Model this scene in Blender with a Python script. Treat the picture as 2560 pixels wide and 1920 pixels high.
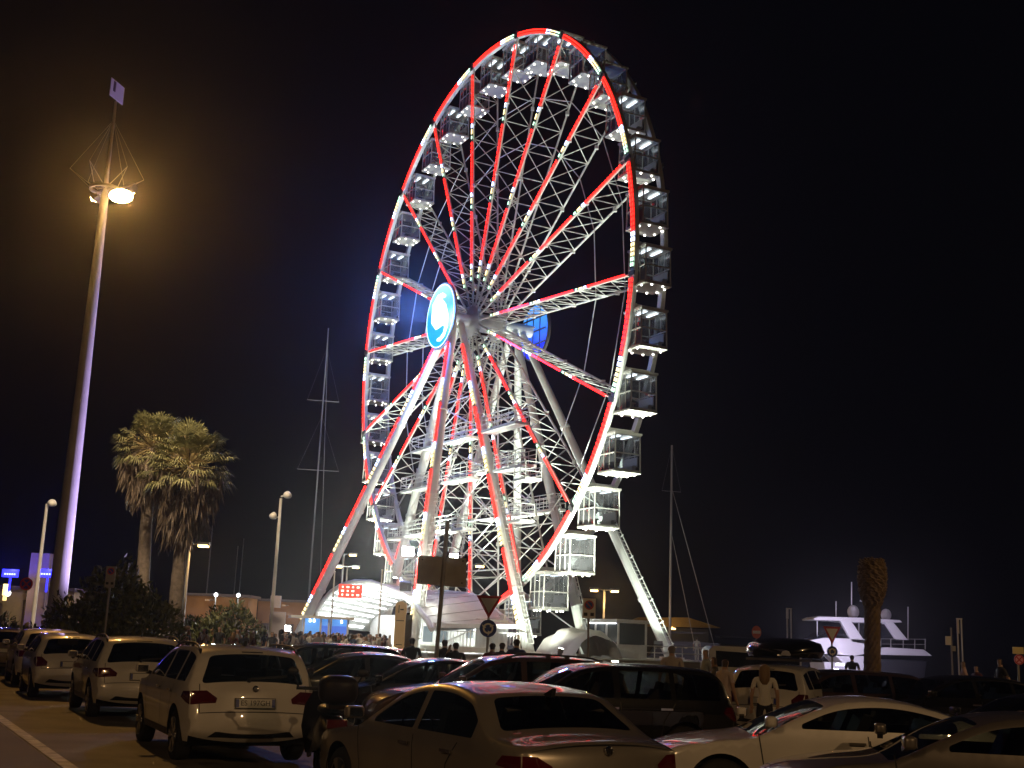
import bpy, bmesh, math, random
import numpy as np
from mathutils import Vector, Matrix
from mathutils.geometry import delaunay_2d_cdt
random.seed(7)
PI = math.pi
for o in list(bpy.data.objects): bpy.data.objects.remove(o)
SC = bpy.context.scene
COL = SC.collection

# ------------------------------------------------------------------ camera
FPX, PITCH, ROLL, CAMZ = 3000.0, .2111, .0402, 1.7        # focal length in photo pixels (2560 wide), tilt, roll, eye height
def cam_axes():
    fw = np.array([0, math.cos(PITCH), math.sin(PITCH)]); r = np.array([1., 0, 0]); u = np.cross(r, fw)
    c, s = math.cos(ROLL), math.sin(ROLL)
    return c*r+s*u, -s*r+c*u, fw
CR, CU, CF = cam_axes()
cd = bpy.data.cameras.new('camera'); cam = bpy.data.objects.new('camera', cd); COL.objects.link(cam)
cd.sensor_width = 36; cd.lens = 36*FPX/2560; cd.clip_end = 3000; cd.clip_start = .1
cam.matrix_world = Matrix(((CR[0], CU[0], -CF[0], 0), (CR[1], CU[1], -CF[1], 0), (CR[2], CU[2], -CF[2], CAMZ), (0, 0, 0, 1)))
SC.camera = cam

# ------------------------------------------------------------------ night sky, exposure
W = bpy.data.worlds.new('World'); SC.world = W; W.use_nodes = True
bg = W.node_tree.nodes['Background']
bg.inputs[0].default_value = (.0011, .0011, .0020, 1); bg.inputs[1].default_value = 1.0
SC.view_settings.view_transform = 'Standard'; SC.view_settings.look = 'None'
SC.view_settings.exposure = 0; SC.view_settings.gamma = 1
SC.render.engine = 'CYCLES'
cy = SC.cycles
cy.use_denoising = True; cy.max_bounces = 6; cy.diffuse_bounces = 2; cy.glossy_bounces = 3; cy.transmission_bounces = 3
cy.transparent_max_bounces = 16; cy.sample_clamp_indirect = 4; cy.sample_clamp_direct = 0; cy.use_light_tree = True
cy.caustics_reflective = False; cy.caustics_refractive = False; cy.volume_bounces = 0
cy.filter_width = 1.5; HAZE_D = .00036; cy.volume_step_rate = 4

# ------------------------------------------------------------------ coordinates
R = 25.0                                                    # wheel radius; hub, rim direction (T) and axle direction (N)
HUB = np.array([-.1497*R, 4.0233*R, 1.0780*R+CAMZ]); YAW = -1.0846; PH0 = .2568
T = np.array([math.cos(YAW), math.sin(YAW), 0]); N = np.array([-math.sin(YAW), math.cos(YAW), 0]); Z = np.array([0, 0, 1.])
def wp(u, v, w): return HUB+T*u+Z*v+N*w                     # wheel coordinates
def gp(u, z, w): return np.array([HUB[0], HUB[1], 0])+T*u+N*w+Z*z   # same axes, height above ground
def at(x, y, Y):                                            # point seen at photo pixel (x, y), Y metres ahead
    d = CF+CR*(x-1280)/FPX-CU*(y-960)/FPX
    return np.array([0, 0, CAMZ])+d*Y/d[1]
def ground(x, Y, z=0):                                      # ground point Y metres ahead under photo column x at the horizon
    p = at(x, 1603+(x-1280)*.0402, Y); p[2] = z; return p

# ------------------------------------------------------------------ materials
MATS = {}
def mat(name, color=(.8, .8, .8), rough=.5, metal=0, coat=0, emit=None, estr=0, noise=0, nscale=3, bump=0, bscale=40, spec=.5, sample=True):
    if name in MATS: return MATS[name]
    m = bpy.data.materials.new(name); m.use_nodes = True; MATS[name] = m
    nt = m.node_tree; b = nt.nodes['Principled BSDF']
    b.inputs['Base Color'].default_value = (*color, 1); b.inputs['Roughness'].default_value = rough
    b.inputs['Metallic'].default_value = metal; b.inputs['Coat Weight'].default_value = coat
    b.inputs['Coat Roughness'].default_value = .03; b.inputs['Coat IOR'].default_value = 1.65; b.inputs['Specular IOR Level'].default_value = spec
    if noise or bump:
        tc = nt.nodes.new('ShaderNodeTexCoord')
    if noise:
        n = nt.nodes.new('ShaderNodeTexNoise'); n.inputs['Scale'].default_value = nscale; n.inputs['Detail'].default_value = 6
        nt.links.new(tc.outputs['Object'], n.inputs['Vector'])
        r = nt.nodes.new('ShaderNodeValToRGB'); r.color_ramp.elements[0].position = .3; r.color_ramp.elements[1].position = .7
        r.color_ramp.elements[0].color = (*[c*(1-noise) for c in color], 1)
        r.color_ramp.elements[1].color = (*[min(1, c*(1+noise)) for c in color], 1)
        nt.links.new(n.outputs[0], r.inputs[0]); nt.links.new(r.outputs[0], b.inputs['Base Color'])
    if bump:
        n2 = nt.nodes.new('ShaderNodeTexNoise'); n2.inputs['Scale'].default_value = bscale; n2.inputs['Detail'].default_value = 4
        nt.links.new(tc.outputs['Object'], n2.inputs['Vector'])
        bm_ = nt.nodes.new('ShaderNodeBump'); bm_.inputs['Strength'].default_value = bump; bm_.inputs['Distance'].default_value = .02
        nt.links.new(n2.outputs[0], bm_.inputs['Height']); nt.links.new(bm_.outputs[0], b.inputs['Normal'])
    if emit:
        b.inputs['Emission Color'].default_value = (*emit, 1); b.inputs['Emission Strength'].default_value = estr
        if not sample: m.cycles.emission_sampling = 'NONE'
    return m
def glass(name, tint, gloss=.12, rough=.0, ior=1.5):
    if name in MATS: return MATS[name]
    m = bpy.data.materials.new(name); m.use_nodes = True; MATS[name] = m; nt = m.node_tree
    for n in list(nt.nodes): nt.nodes.remove(n)
    out = nt.nodes.new('ShaderNodeOutputMaterial'); mx = nt.nodes.new('ShaderNodeMixShader')
    tr = nt.nodes.new('ShaderNodeBsdfTransparent'); tr.inputs[0].default_value = (*tint, 1)
    gl = nt.nodes.new('ShaderNodeBsdfGlossy'); gl.inputs['Roughness'].default_value = rough
    fr = nt.nodes.new('ShaderNodeFresnel'); fr.inputs[0].default_value = ior
    ad = nt.nodes.new('ShaderNodeMath'); ad.operation = 'ADD'; ad.inputs[1].default_value = gloss; ad.use_clamp = True
    nt.links.new(fr.outputs[0], ad.inputs[0]); nt.links.new(ad.outputs[0], mx.inputs[0])
    nt.links.new(tr.outputs[0], mx.inputs[1]); nt.links.new(gl.outputs[0], mx.inputs[2]); nt.links.new(mx.outputs[0], out.inputs[0])
    return m
def veiled_glass(name, tint, veil):  # pale diffuse veil mixed in so the panes look lit
    m = glass(name, tint, .03); nt = m.node_tree; out = nt.nodes['Material Output']; src = out.inputs[0].links[0].from_socket
    d = nt.nodes.new('ShaderNodeBsdfDiffuse'); d.inputs[0].default_value = (.75, .77, .78, 1); x = nt.nodes.new('ShaderNodeMixShader'); n = nt.nodes.new('ShaderNodeTexNoise'); n.inputs['Scale'].default_value = 2.5
    k = nt.nodes.new('ShaderNodeMath'); k.operation = 'MULTIPLY'; k.inputs[1].default_value = veil*2; nt.links.new(n.outputs[0], k.inputs[0]); nt.links.new(k.outputs[0], x.inputs[0]); nt.links.new(src, x.inputs[1]); nt.links.new(d.outputs[0], x.inputs[2]); nt.links.new(x.outputs[0], out.inputs[0]); return m
def paint(name, c, metal=0.0, rough=.35): return mat('paint_'+name, c, rough, metal, 1.0, noise=.12, nscale=1.6, spec=.5 if sum(c) > .4 else .12)
STEEL = mat('white_steel', (.73, .76, .70), .45, noise=.08, nscale=.8)
DSTEEL = mat('dark_steel', (.10, .10, .10), .4, noise=.2)
GSTEEL = mat('galvanised', (.42, .42, .42), .45, .3, noise=.15, nscale=2)
BLACK = mat('black_plastic', (.012, .012, .013), .45)
RUBBER = mat('rubber', (.014, .014, .014), .8)
CHROME = mat('chrome', (.7, .7, .7), .12, 1)
ALLOY = mat('alloy', (.45, .45, .46), .28, .9)
WHITE = mat('white_paint', (.78, .78, .76), .5, noise=.05)
LRED = mat('led_red', (.3, .02, .02), .4, emit=(1, .0135, .008), estr=8)
LBLUE = mat('led_blue_white', (.3, .3, .4), .4, emit=(.55, .62, 1), estr=7)
LYEL = mat('led_warm_white', (.4, .35, .2), .4, emit=(1, .8, .40), estr=3)
LGRN = mat('led_green_white', (.3, .4, .3), .4, emit=(.6, 1, .72), estr=2.6)
BULB = mat('bulb', (.8, .8, .8), .3, emit=(1, .96, .85), estr=5, sample=False)
LEDW = mat('led_white', (.8, .8, .8), .3, emit=(.95, .97, 1), estr=4.5)
TUBE = mat('cabin_light', (.8, .8, .8), .3, emit=(.85, .93, 1), estr=3.2)

# ------------------------------------------------------------------ object helpers
def link(o, parent=None):
    COL.objects.link(o)
    if parent is not None: o.parent = parent
    return o
def tag(o, label=None, cat=None, group=None, kind=None):
    if label: o['label'] = label
    if cat: o['category'] = cat
    if group: o['group'] = group
    if kind: o['kind'] = kind
    return o
def empty(name, loc=(0, 0, 0), rz=0, label=None, cat=None, group=None):
    o = bpy.data.objects.new(name, None); o.empty_display_size = .2
    o.location = [float(c) for c in loc]; o.rotation_euler = (0, 0, rz); link(o); return tag(o, label, cat, group)
class MB:
    """collects shapes and links them as one mesh object"""
    def __init__(s): s.v = []; s.f = []; s.m = []; s.sm = []
    def add(s, vs, fs, mi=0, smooth=False):
        o = len(s.v); s.v += [tuple(float(c) for c in p) for p in vs]; s.f += [tuple(i+o for i in f) for f in fs]
        s.m += [mi]*len(fs); s.sm += [smooth]*len(fs)
    def box(s, c, size, mi=0, ax=None):
        c = np.asarray(c, float); X, Y, Z_ = ax if ax is not None else (np.array([1., 0, 0]), np.array([0, 1., 0]), np.array([0, 0, 1.]))
        a, b, d = [k/2 for k in size]
        vs = [c+X*i*a+Y*j*b+Z_*k*d for k in (-1, 1) for j in (-1, 1) for i in (-1, 1)]
        s.add(vs, [(0, 2, 3, 1), (4, 5, 7, 6), (0, 1, 5, 4), (2, 6, 7, 3), (0, 4, 6, 2), (1, 3, 7, 5)], mi)
    def beam(s, p, q, w, h=None, mi=0, up=None):
        p = np.asarray(p, float); q = np.asarray(q, float); d = q-p; L = np.linalg.norm(d)
        if L < 1e-6: return
        d /= L; up = np.array([0, 0, 1.]) if up is None else up
        x = np.cross(d, up)
        if np.linalg.norm(x) < 1e-3: x = np.cross(d, np.array([1., 0, 0]))
        x /= np.linalg.norm(x); y = np.cross(x, d)
        s.box((p+q)/2, (w, L, h or w), mi, (x, d, y))
    def tube(s, p, q, r0, r1=None, n=8, mi=0, caps=True, smooth=True):
        p = np.asarray(p, float); q = np.asarray(q, float); r1 = r0 if r1 is None else r1
        d = q-p; d = d/np.linalg.norm(d); a = np.array([0, 0, 1.]) if abs(d[2]) < .9 else np.array([1., 0, 0])
        x = np.cross(d, a); x /= np.linalg.norm(x); y = np.cross(d, x)
        vs = [c+(x*math.cos(t)+y*math.sin(t))*r for c, r in ((p, r0), (q, r1)) for t in [2*PI*i/n for i in range(n)]]
        s.add(vs, [(i, (i+1) % n, n+(i+1) % n, n+i) for i in range(n)], mi, smooth)
        if caps: s.add(vs, [tuple(range(n))[::-1], tuple(range(n, 2*n))], mi)
    def path(s, pts, r, n=6, mi=0):
        for a, b in zip(pts[:-1], pts[1:]): s.tube(a, b, r, r, n, mi)
    def lathe(s, c, prof, n=16, mi=0, ax=(0, 0, 1), smooth=True):
        d = np.asarray(ax, float); a = np.array([0, 0, 1.]) if abs(d[2]) < .9 else np.array([1., 0, 0])
        x = np.cross(d, a); x /= np.linalg.norm(x); y = np.cross(d, x); c = np.asarray(c, float)
        vs = [c+d*h+(x*math.cos(2*PI*i/n)+y*math.sin(2*PI*i/n))*r for r, h in prof for i in range(n)]
        k = len(prof)
        s.add(vs, [(j*n+i, j*n+(i+1) % n, (j+1)*n+(i+1) % n, (j+1)*n+i) for j in range(k-1) for i in range(n)], mi, smooth)
    def sphere(s, c, r, n=10, mi=0, sc=(1, 1, 1)):
        k = n//2+1; c = np.asarray(c, float)
        vs = [c+np.array([math.sin(PI*j/k)*math.cos(2*PI*i/n)*sc[0], math.sin(PI*j/k)*math.sin(2*PI*i/n)*sc[1], math.cos(PI*j/k)*sc[2]])*r for j in range(k+1) for i in range(n)]
        s.add(vs, [(j*n+i, (j+1)*n+i, (j+1)*n+(i+1) % n, j*n+(i+1) % n) for j in range(k) for i in range(n)], mi, True)
    def prism(s, poly, off, mi=0):                          # planar polygon (3D points) pushed along off
        poly = [np.asarray(p, float) for p in poly]; off = np.asarray(off, float); n = len(poly)
        s.add(poly+[p+off for p in poly], [tuple(range(n))[::-1], tuple(range(n, 2*n))]+[(i, (i+1) % n, n+(i+1) % n, n+i) for i in range(n)], mi)
    def grid(s, rows, mi=0, smooth=True, close=False):
        k = len(rows[0]); vs = [p for r in rows for p in r]
        s.add(vs, [(j*k+i, j*k+(i+1) % k, (j+1)*k+(i+1) % k, (j+1)*k+i) for j in range(len(rows)-1) for i in range(k if close else k-1)], mi, smooth)
    def mesh(s, name, mats):
        me = bpy.data.meshes.new(name); me.from_pydata(s.v, [], s.f)
        for m in (mats if isinstance(mats, (list, tuple)) else [mats]): me.materials.append(m)
        me.polygons.foreach_set('material_index', s.m); me.polygons.foreach_set('use_smooth', s.sm)
        bm_ = bmesh.new(); bm_.from_mesh(me); bmesh.ops.recalc_face_normals(bm_, faces=bm_.faces); bm_.to_mesh(me); bm_.free()
        me.update(); return me
    def build(s, name, mats, parent=None, bevel=0, world=True):
        o = bpy.data.objects.new(name, s.mesh(name, mats)); link(o, parent)
        if parent is not None and world:                    # shapes were given in world coordinates
            bpy.context.view_layer.update(); o.matrix_parent_inverse = parent.matrix_world.inverted()
        if bevel:
            b = o.modifiers.new('bevel', 'BEVEL'); b.width = bevel; b.segments = 2; b.limit_method = 'ANGLE'
        return o
def copy_tree(o, parent=None):
    c = o.copy(); COL.objects.link(c)
    if parent is not None: c.parent = parent
    for ch in [k for k in o.children]: copy_tree(ch, c)
    return c
def lamp(name, kind, loc, power, color, parent, target=None, size=.15, spot=None, blend=.5):
    d = bpy.data.lights.new(name, kind); d.energy = power; d.color = color; d.shadow_soft_size = size
    if kind == 'SPOT': d.spot_size = spot; d.spot_blend = blend
    o = bpy.data.objects.new(name, d); COL.objects.link(o); o.location = [float(c) for c in loc]
    if target is not None: o.rotation_euler = Vector([float(b-a) for a, b in zip(loc, target)]).to_track_quat('-Z', 'Y').to_euler()
    if parent is not None:
        bpy.context.view_layer.update(); o.parent = parent; o.matrix_parent_inverse = parent.matrix_world.inverted()
    return o
def text(name, body, size, m, loc, X, Y, parent=None, extrude=.003, align='CENTER'):
    c = bpy.data.curves.new(name, 'FONT'); c.body = body; c.size = size; c.align_x = align; c.align_y = 'CENTER'; c.extrude = extrude
    o = bpy.data.objects.new(name, c); COL.objects.link(o)
    X = Vector([float(k) for k in X]).normalized(); Y = Vector([float(k) for k in Y]).normalized(); Zv = X.cross(Y)
    o.matrix_world = Matrix(((X[0], Y[0], Zv[0], loc[0]), (X[1], Y[1], Zv[1], loc[1]), (X[2], Y[2], Zv[2], loc[2]), (0, 0, 0, 1)))
    bpy.context.view_layer.update()
    me = bpy.data.meshes.new_from_object(o.evaluated_get(bpy.context.evaluated_depsgraph_get()))
    me.transform(o.matrix_world); bpy.data.objects.remove(o); me.materials.clear(); me.materials.append(m)
    r = bpy.data.objects.new(name, me); link(r, parent)
    if parent is not None: r.matrix_parent_inverse = parent.matrix_world.inverted()
    return r
# ================================================================== FERRIS WHEEL
WB = 2.75                                                   # rim spacing front to back
NSP = 18
fw_ = empty('ferris_wheel', gp(0, .8, 1.4), 0, 'tall white Ferris wheel with red lit spokes and a glowing blue hub disc', 'ferris wheel')
LED = [LRED, LBLUE, LYEL, LGRN, DSTEEL]
def led_run(mb, p, q, width, up, pattern, dots=.0):
    """a lamp strip from p to q: runs of colour in fractions of its length, two rows of lamps"""
    p = np.asarray(p); q = np.asarray(q); d = (q-p)/np.linalg.norm(q-p); side = np.cross(d, up); side /= np.linalg.norm(side)
    lo, hi = min(k[0] for k in pattern), max(k[1] for k in pattern); mb.beam(p+(q-p)*lo, p+(q-p)*hi, width*.95, .03, 4, up)
    for a, b, mi in pattern:
        n = max(1, int(np.linalg.norm(q-p)*(b-a)/.36))        # rows of separate lamps
        for k in (-1, 1):
            o = side*width*.27*k
            for j in range(n):
                f0 = a+(b-a)*j/n; f1 = a+(b-a)*(j+.68)/n; mb.beam(p+(q-p)*f0+o, p+(q-p)*f1+o, width*.38, .06, mi, up)
MOD = [(0, .73, 0), (.73, .81, 1), (.81, .91, 2), (.91, .97, 3)]
SPK = []
for k in range(3):
    SPK += [((k+a)/3.2+.01, (k+b)/3.2+.01, m) for a, b, m in MOD]
def rim_pt(a, r, w): return wp(math.sin(a)*r, math.cos(a)*r, w)
def rim_beam(name, w0, w1, r0, r1, seg=108):
    mb = MB(); rows = []
    for i in range(seg+1):
        a = PH0+2*PI*i/seg
        rows.append([rim_pt(a, r0, w0), rim_pt(a, r1, w0), rim_pt(a, r1, w1), rim_pt(a, r0, w1)])
    mb.grid(rows, smooth=False, close=True)
    for k in range(NSP):                                    # dark joint plates, part of the rim
        a = PH0+k*2*PI/NSP; s_ = -1 if w0 == 0 else 1; wj = w0-.05 if w0 == 0 else w1+.05
        mb.beam(rim_pt(a, 24.7, wj), rim_pt(a, 25.35, wj), .34, .11, 1, N)
    return mb.build(name, [STEEL, DSTEEL], fw_)
front_rim = rim_beam('rim', 0, .34, 24.78, 25.22)
back_rim = rim_beam('rim', WB-.34, WB, 24.78, 25.22)
step = 2*PI/NSP
for k in range(NSP):                                        # rim light strips, one between each pair of spokes
    mb = MB(); a0 = PH0+k*step; n = 9
    for a, b, mi in [(.04, .66, 0), (.66, .75, 1), (.75, .87, 2), (.87, .955, 3)]:
        m_ = max(1, int((b-a)*n*2.6+.5))
        for j in range(m_):
            s0 = a0+step*(a+(b-a)*j/m_); s1 = a0+step*(a+(b-a)*(j+.7)/m_)
            for r in (24.88, 25.1):
                mb.beam(rim_pt(s0, r, -.06), rim_pt(s1, r, -.06), .105, .08, mi, N)
    for j in range(6): mb.beam(rim_pt(a0+step*(.04+.915*j/6), 24.99, -.05), rim_pt(a0+step*(.04+.915*(j+1)/6), 24.99, -.05), .36, .03, 4, N)
    mb.build('light_strip', LED, front_rim)
for k in range(NSP):                                        # spokes: front chord, back chord, lattice between
    a = PH0+k*step; mb = MB(); cr = np.array([math.sin(a), 0, math.cos(a)])
    def S(r, w): return rim_pt(a, r, w)
    mb.tube(S(1.2, .15), S(24.8, .15), .1, .085, 6); mb.tube(S(1.2, WB-.15), S(24.8, WB-.15), .1, .085, 6)
    rs = np.linspace(2.2, 24.2, 11)
    for i in range(10):
        r0, r1 = rs[i], rs[i+1]
        mb.tube(S(r0, .15), S(r1, WB-.15), .042, None, 5, caps=False); mb.tube(S(r0, WB-.15), S(r1, .15), .042, None, 5, caps=False)
        mb.tube(S(r0, .15), S(r0, WB-.15), .045, None, 5, caps=False)
    for r in (6.5, 13., 19.2):                              # small node plates
        mb.box(S(r, WB-.15), (.3, .3, .3)); mb.box(S(r, .15), (.26, .26, .26))
    sp = mb.build('spoke', STEEL, fw_)
    ml = MB(); led_run(ml, S(24.35, -.06), S(2.3, -.06), .18, N, SPK); ml.build('light_strip', LED, sp)
for k in range(NSP):                                        # ring cables between neighbouring spokes, two rings
    for r in (16.2, 20.2):
        mb = MB(); a0, a1 = PH0+k*step, PH0+(k+1)*step
        mb.tube(rim_pt(a0, r, WB-.15), rim_pt(a1, r, WB-.15), .045, None, 5); mb.build('cable', STEEL, fw_)
mb = MB()                                                   # hub drum with flanges
mb.lathe(wp(0, 0, -.35), [(0, 0), (.75, 0), (.75, .3), (1.35, .35), (1.35, .75), (.8, .8), (.8, 2.6), (1.35, 2.65), (1.35, 3.1), (.75, 3.15), (.75, 3.5), (0, 3.5)], 24, 0, N)
for k in range(NSP):
    a = PH0+k*step; mb.beam(rim_pt(a, .7, .15), rim_pt(a, 1.5, .15), .25, .3, 0, N); mb.beam(rim_pt(a, .7, WB-.15), rim_pt(a, 1.5, WB-.15), .25, .3, 0, N)
hub = mb.build('hub', STEEL, fw_)
mb = MB(); mb.tube(wp(0, 0, -2.3), wp(0, 0, 5.9), .55, None, 20); mb.build('axle', STEEL, fw_)
# gondola carriers between the rims
for g in range(36):
    a = PH0+step*(g//2+(.25 if g % 2 == 0 else .75)); mb = MB()
    mb.beam(rim_pt(a, 25, .3), rim_pt(a, 25, WB-.3), .24, .24, 0, Z)
    mb.build('cross_beam', STEEL, fw_)
# logo discs
CY1 = mat('sign_cyan', (.004, .01, .02), .4, emit=(.02, .46, 1.0), estr=2.6)
def cyan_gradient():
    nt = CY1.node_tree; b = nt.nodes['Principled BSDF']; g = nt.nodes.new('ShaderNodeNewGeometry'); s = nt.nodes.new('ShaderNodeSeparateXYZ')
    mr = nt.nodes.new('ShaderNodeMapRange'); mr.inputs[1].default_value = HUB[2]-2.8; mr.inputs[2].default_value = HUB[2]+2.8
    r = nt.nodes.new('ShaderNodeValToRGB'); e = r.color_ramp.elements
    e[0].position = 0; e[0].color = (0, .20, 1, 1); e[1].position = 1; e[1].color = (.25, .5, 1, 1); k = e.new(.55); k.color = (.0, .16, 1, 1)
    nt.links.new(g.outputs['Position'], s.inputs[0]); nt.links.new(s.outputs[2], mr.inputs[0]); nt.links.new(mr.outputs[0], r.inputs[0]); nt.links.new(r.outputs[0], b.inputs['Emission Color'])
cyan_gradient()
CY2 = mat('sign_pale', (.02, .03, .04), .4, emit=(.8, .97, 1), estr=3.0)
DBLU = mat('sign_back_blue', (.004, .01, .03), .4, emit=(.02, .16, 1), estr=1.3)
def disc(wc, rad, sgn):
    mb = MB(); mb.lathe(wp(0, 0, wc), [(0, 0), (rad-.12, 0), (rad, .05), (rad, .25), (0, .25)], 40, 0, N*(-sgn), False)
    return mb.build('logo_disc', [DSTEEL], fw_)
d1 = disc(-2.7, 2.92, 1); d2 = disc(6.25, 2.6, -1)
def swirl_pts(r, t): return (r*math.cos(t), r*math.sin(t))
mb = MB(); w0 = -2.97                                        # lit face, then a pale swirl lying 2 cm proud of it
mb.lathe(wp(0, 0, w0), [(0, .0), (2.78, .0)], 40, 0, N); mb.build('lit_face', CY1, d1)
mb = MB()
def stroke(pts, wd, w):
    L_, Rr = [], []
    for i, p in enumerate(pts):
        a = np.array(pts[max(0, i-1)]); b = np.array(pts[min(len(pts)-1, i+1)]); t = (b-a)/np.linalg.norm(b-a); n = np.array([-t[1], t[0]])
        L_.append(np.array(p)+n*wd[i]/2); Rr.append(np.array(p)-n*wd[i]/2)
    mb.grid([[wp(p[0], p[1], w) for p in L_], [wp(p[0], p[1], w) for p in Rr]], smooth=False)
sw = [(1.0, 1.55), (.3, 1.75), (-.5, 1.6), (-1.0, 1.1), (-.9, .5), (-.2, .15), (.6, -.1), (1.2, -.6), (1.35, -1.2), (1.0, -1.8), (.3, -2.1), (-.4, -2.05)]
stroke(sw, [.2, .5, .9, 1.5, 2.3, 2.7, 2.1, 1.2, .7, .5, .4, .2], w0-.02)
mb.lathe(wp(0, 0, w0-.015), [(2.7, 0), (2.78, 0)], 40, 0, N)
mb.build('swirl_mark', CY2, d1)
mb = MB(); mb.lathe(wp(0, 0, 6.22), [(0, .0), (2.45, .0)], 40, 0, -N); d2f = mb.build('lit_face', DBLU, d2)
def blue_gradient():
    nt = DBLU.node_tree; b = nt.nodes['Principled BSDF']; g = nt.nodes.new('ShaderNodeNewGeometry'); s = nt.nodes.new('ShaderNodeSeparateXYZ')
    mr = nt.nodes.new('ShaderNodeMapRange'); mr.inputs[1].default_value = HUB[2]-2.3; mr.inputs[2].default_value = HUB[2]+2.3
    r = nt.nodes.new('ShaderNodeValToRGB'); e = r.color_ramp.elements; e[0].position = .2; e[0].color = (.01, .03, 1, 1); e[1].position = .8; e[1].color = (.06, .34, 1, 1)
    nt.links.new(g.outputs['Position'], s.inputs[0]); nt.links.new(s.outputs[2], mr.inputs[0]); nt.links.new(mr.outputs[0], r.inputs[0]); nt.links.new(r.outputs[0], b.inputs['Emission Color'])
blue_gradient()
lamp('lamp', 'POINT', wp(0, 0, -5.2), 9000, (.12, .28, 1), d1, None, 1.2); lamp('lamp', 'POINT', wp(0, 0, 5.6), 500, (.05, .12, 1), d2, None, .8)
mb = MB()
for o in (-1.2, 0, 1.2): mb.beam(wp(o, -2.2, 6.14), wp(o, 2.2, 6.14), .1, .06, 0, N); mb.beam(wp(-2.2, o, 6.14), wp(2.2, o, 6.14), .16, .06, 0, N)
mb.build('brace', DSTEEL, d2)
for dd, wa, wb in ((d1, -2.45, -1.6), (d2, 6.0, 5.2)):        # brackets carrying the discs off the axle ends
    for o in (-.6, .6):
        mb = MB(); mb.beam(wp(o, o*.5, wa), wp(o*.6, 0, wb), .14); mb.build('disc_bracket', STEEL, dd)
# legs
PLZ = .8
LEGS = [  # foot u, w; top w; lights, ladder
    (-12.4, -9.6, -1.9, 1, 0), (13.2, -9.6, -1.9, 1, 1), (-14, -1.0, -1.2, 0, 0), (14.2, -1.0, -1.2, 1, 1),
    (-12.4, 12.4, 4.9, 0, 0), (12.8, 12.4, 4.9, 0, 1), (-14, 4.0, 4.1, 0, 0), (14.0, 4.0, 4.1, 0, 1)]
for (fu, fwd, tw, lit, lad) in LEGS:
    p = gp(fu, PLZ, fwd); q = wp(fu*.035, -.6, tw); mb = MB()
    mb.tube(p, q, .43, .31, 14); d = (q-p)/np.linalg.norm(q-p)
    for f in (.17, .42, .69): mb.tube(p+(q-p)*f-d*.12, p+(q-p)*f+d*.12, .50-.12*f, .50-.12*f, 14)
    mb.box(p+Z*.05, (1.7, 1.7, .3)); leg = mb.build('support_leg', STEEL, fw_)
    out = np.cross(d, np.cross(Z, d)); side = T*(-1 if fu < 0 else 1)
    out = -N if fwd < 1.4 else N
    side = np.cross(d, out); side /= np.linalg.norm(side); out = np.cross(side, d); out /= np.linalg.norm(out)
    if lit:
        ml = MB(); sg = -1 if fu*np.dot(side, T) > 0 and False else 1
        off = -N*.50+T*(-.15 if fu < 0 else .1)
        pat = []
        for k in range(4): pat += [((k+a)/4.05, (k+b)/4.05, m) for a, b, m in [(0, .60, 0), (.60, .72, 1), (.72, .97, 2)]]
        led_run(ml, p+(q-p)*.06+off, p+(q-p)*.93+off*.75, .34, -N, [(1-b, 1-a, m) for a, b, m in pat]); ml.build('light_strip', LED, leg)
    if lad:
        ml = MB(); e0, e1 = p+(q-p)*.03, p+(q-p)*.45; o0 = side*.62*np.sign(np.dot(side, T)) if fwd > 1.4 else T*.62
        for s_ in (-.22, .22): ml.beam(e0+o0+N*s_, e1+o0+N*s_, .06)
        nn = 34
        for j in range(nn+1):
            c = e0+(e1-e0)*j/nn+o0; ml.tube(c-N*.22, c+N*.22, .025, None, 5)
        for j in range(0, nn+1, 5):
            c = e0+(e1-e0)*j/nn; ml.beam(c, c+o0*1.6, .07)
        ml.build('ladder', STEEL, leg)
# walkways between the legs, with rails
def walkway(u0, u1, z, w, dep, rails=True):
    m1 = MB(); m1.box(gp((u0+u1)/2, z, w), (u1-u0, dep, .2), 0, (T, N, Z)); wk = m1.build('walkway', STEEL, fw_)
    if rails:
        m2 = MB()
        for s_ in (-1, 1):
            o = s_*dep*.47; n = max(2, int((u1-u0)/1.1))
            for j in range(n+1):
                u = u0+.05+(u1-u0-.1)*j/n; m2.beam(gp(u, z+.19, w+o), gp(u, z+1.25, w+o), .05)
            for h in (.55, .9, 1.25): m2.beam(gp(u0+.05, z+h, w+o), gp(u1-.05, z+h, w+o), .05)
        for u in (u0+.05, u1-.05):
            for h in (.55, 1.25): m2.beam(gp(u, z+h, w-dep*.47), gp(u, z+h, w+dep*.47), .05)
        m2.build('railing', STEEL, wk)
for z, sp in ((17.9, [(-7.6, -3.2), (-.8, 3.6), (6.2, 12.0)]), (14.5, [(-9.6, -3.6), (-.9, 4.0), (8.6, 13.4)]), (10.4, [(-12, 3.8), (11.2, 13.4)])):
    for a, b in sp: walkway(a, b, z, -1.1, 1.2)
for z, sp in ((16.4, [(-6.5, 1.0)]), (12.0, [(-4.0, 9.0)])):
    for a, b in sp: walkway(a, b, z, 4.2, 1.1)
walkway(13.2, 15.0, 13.3, -1.6, 1.4)
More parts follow.
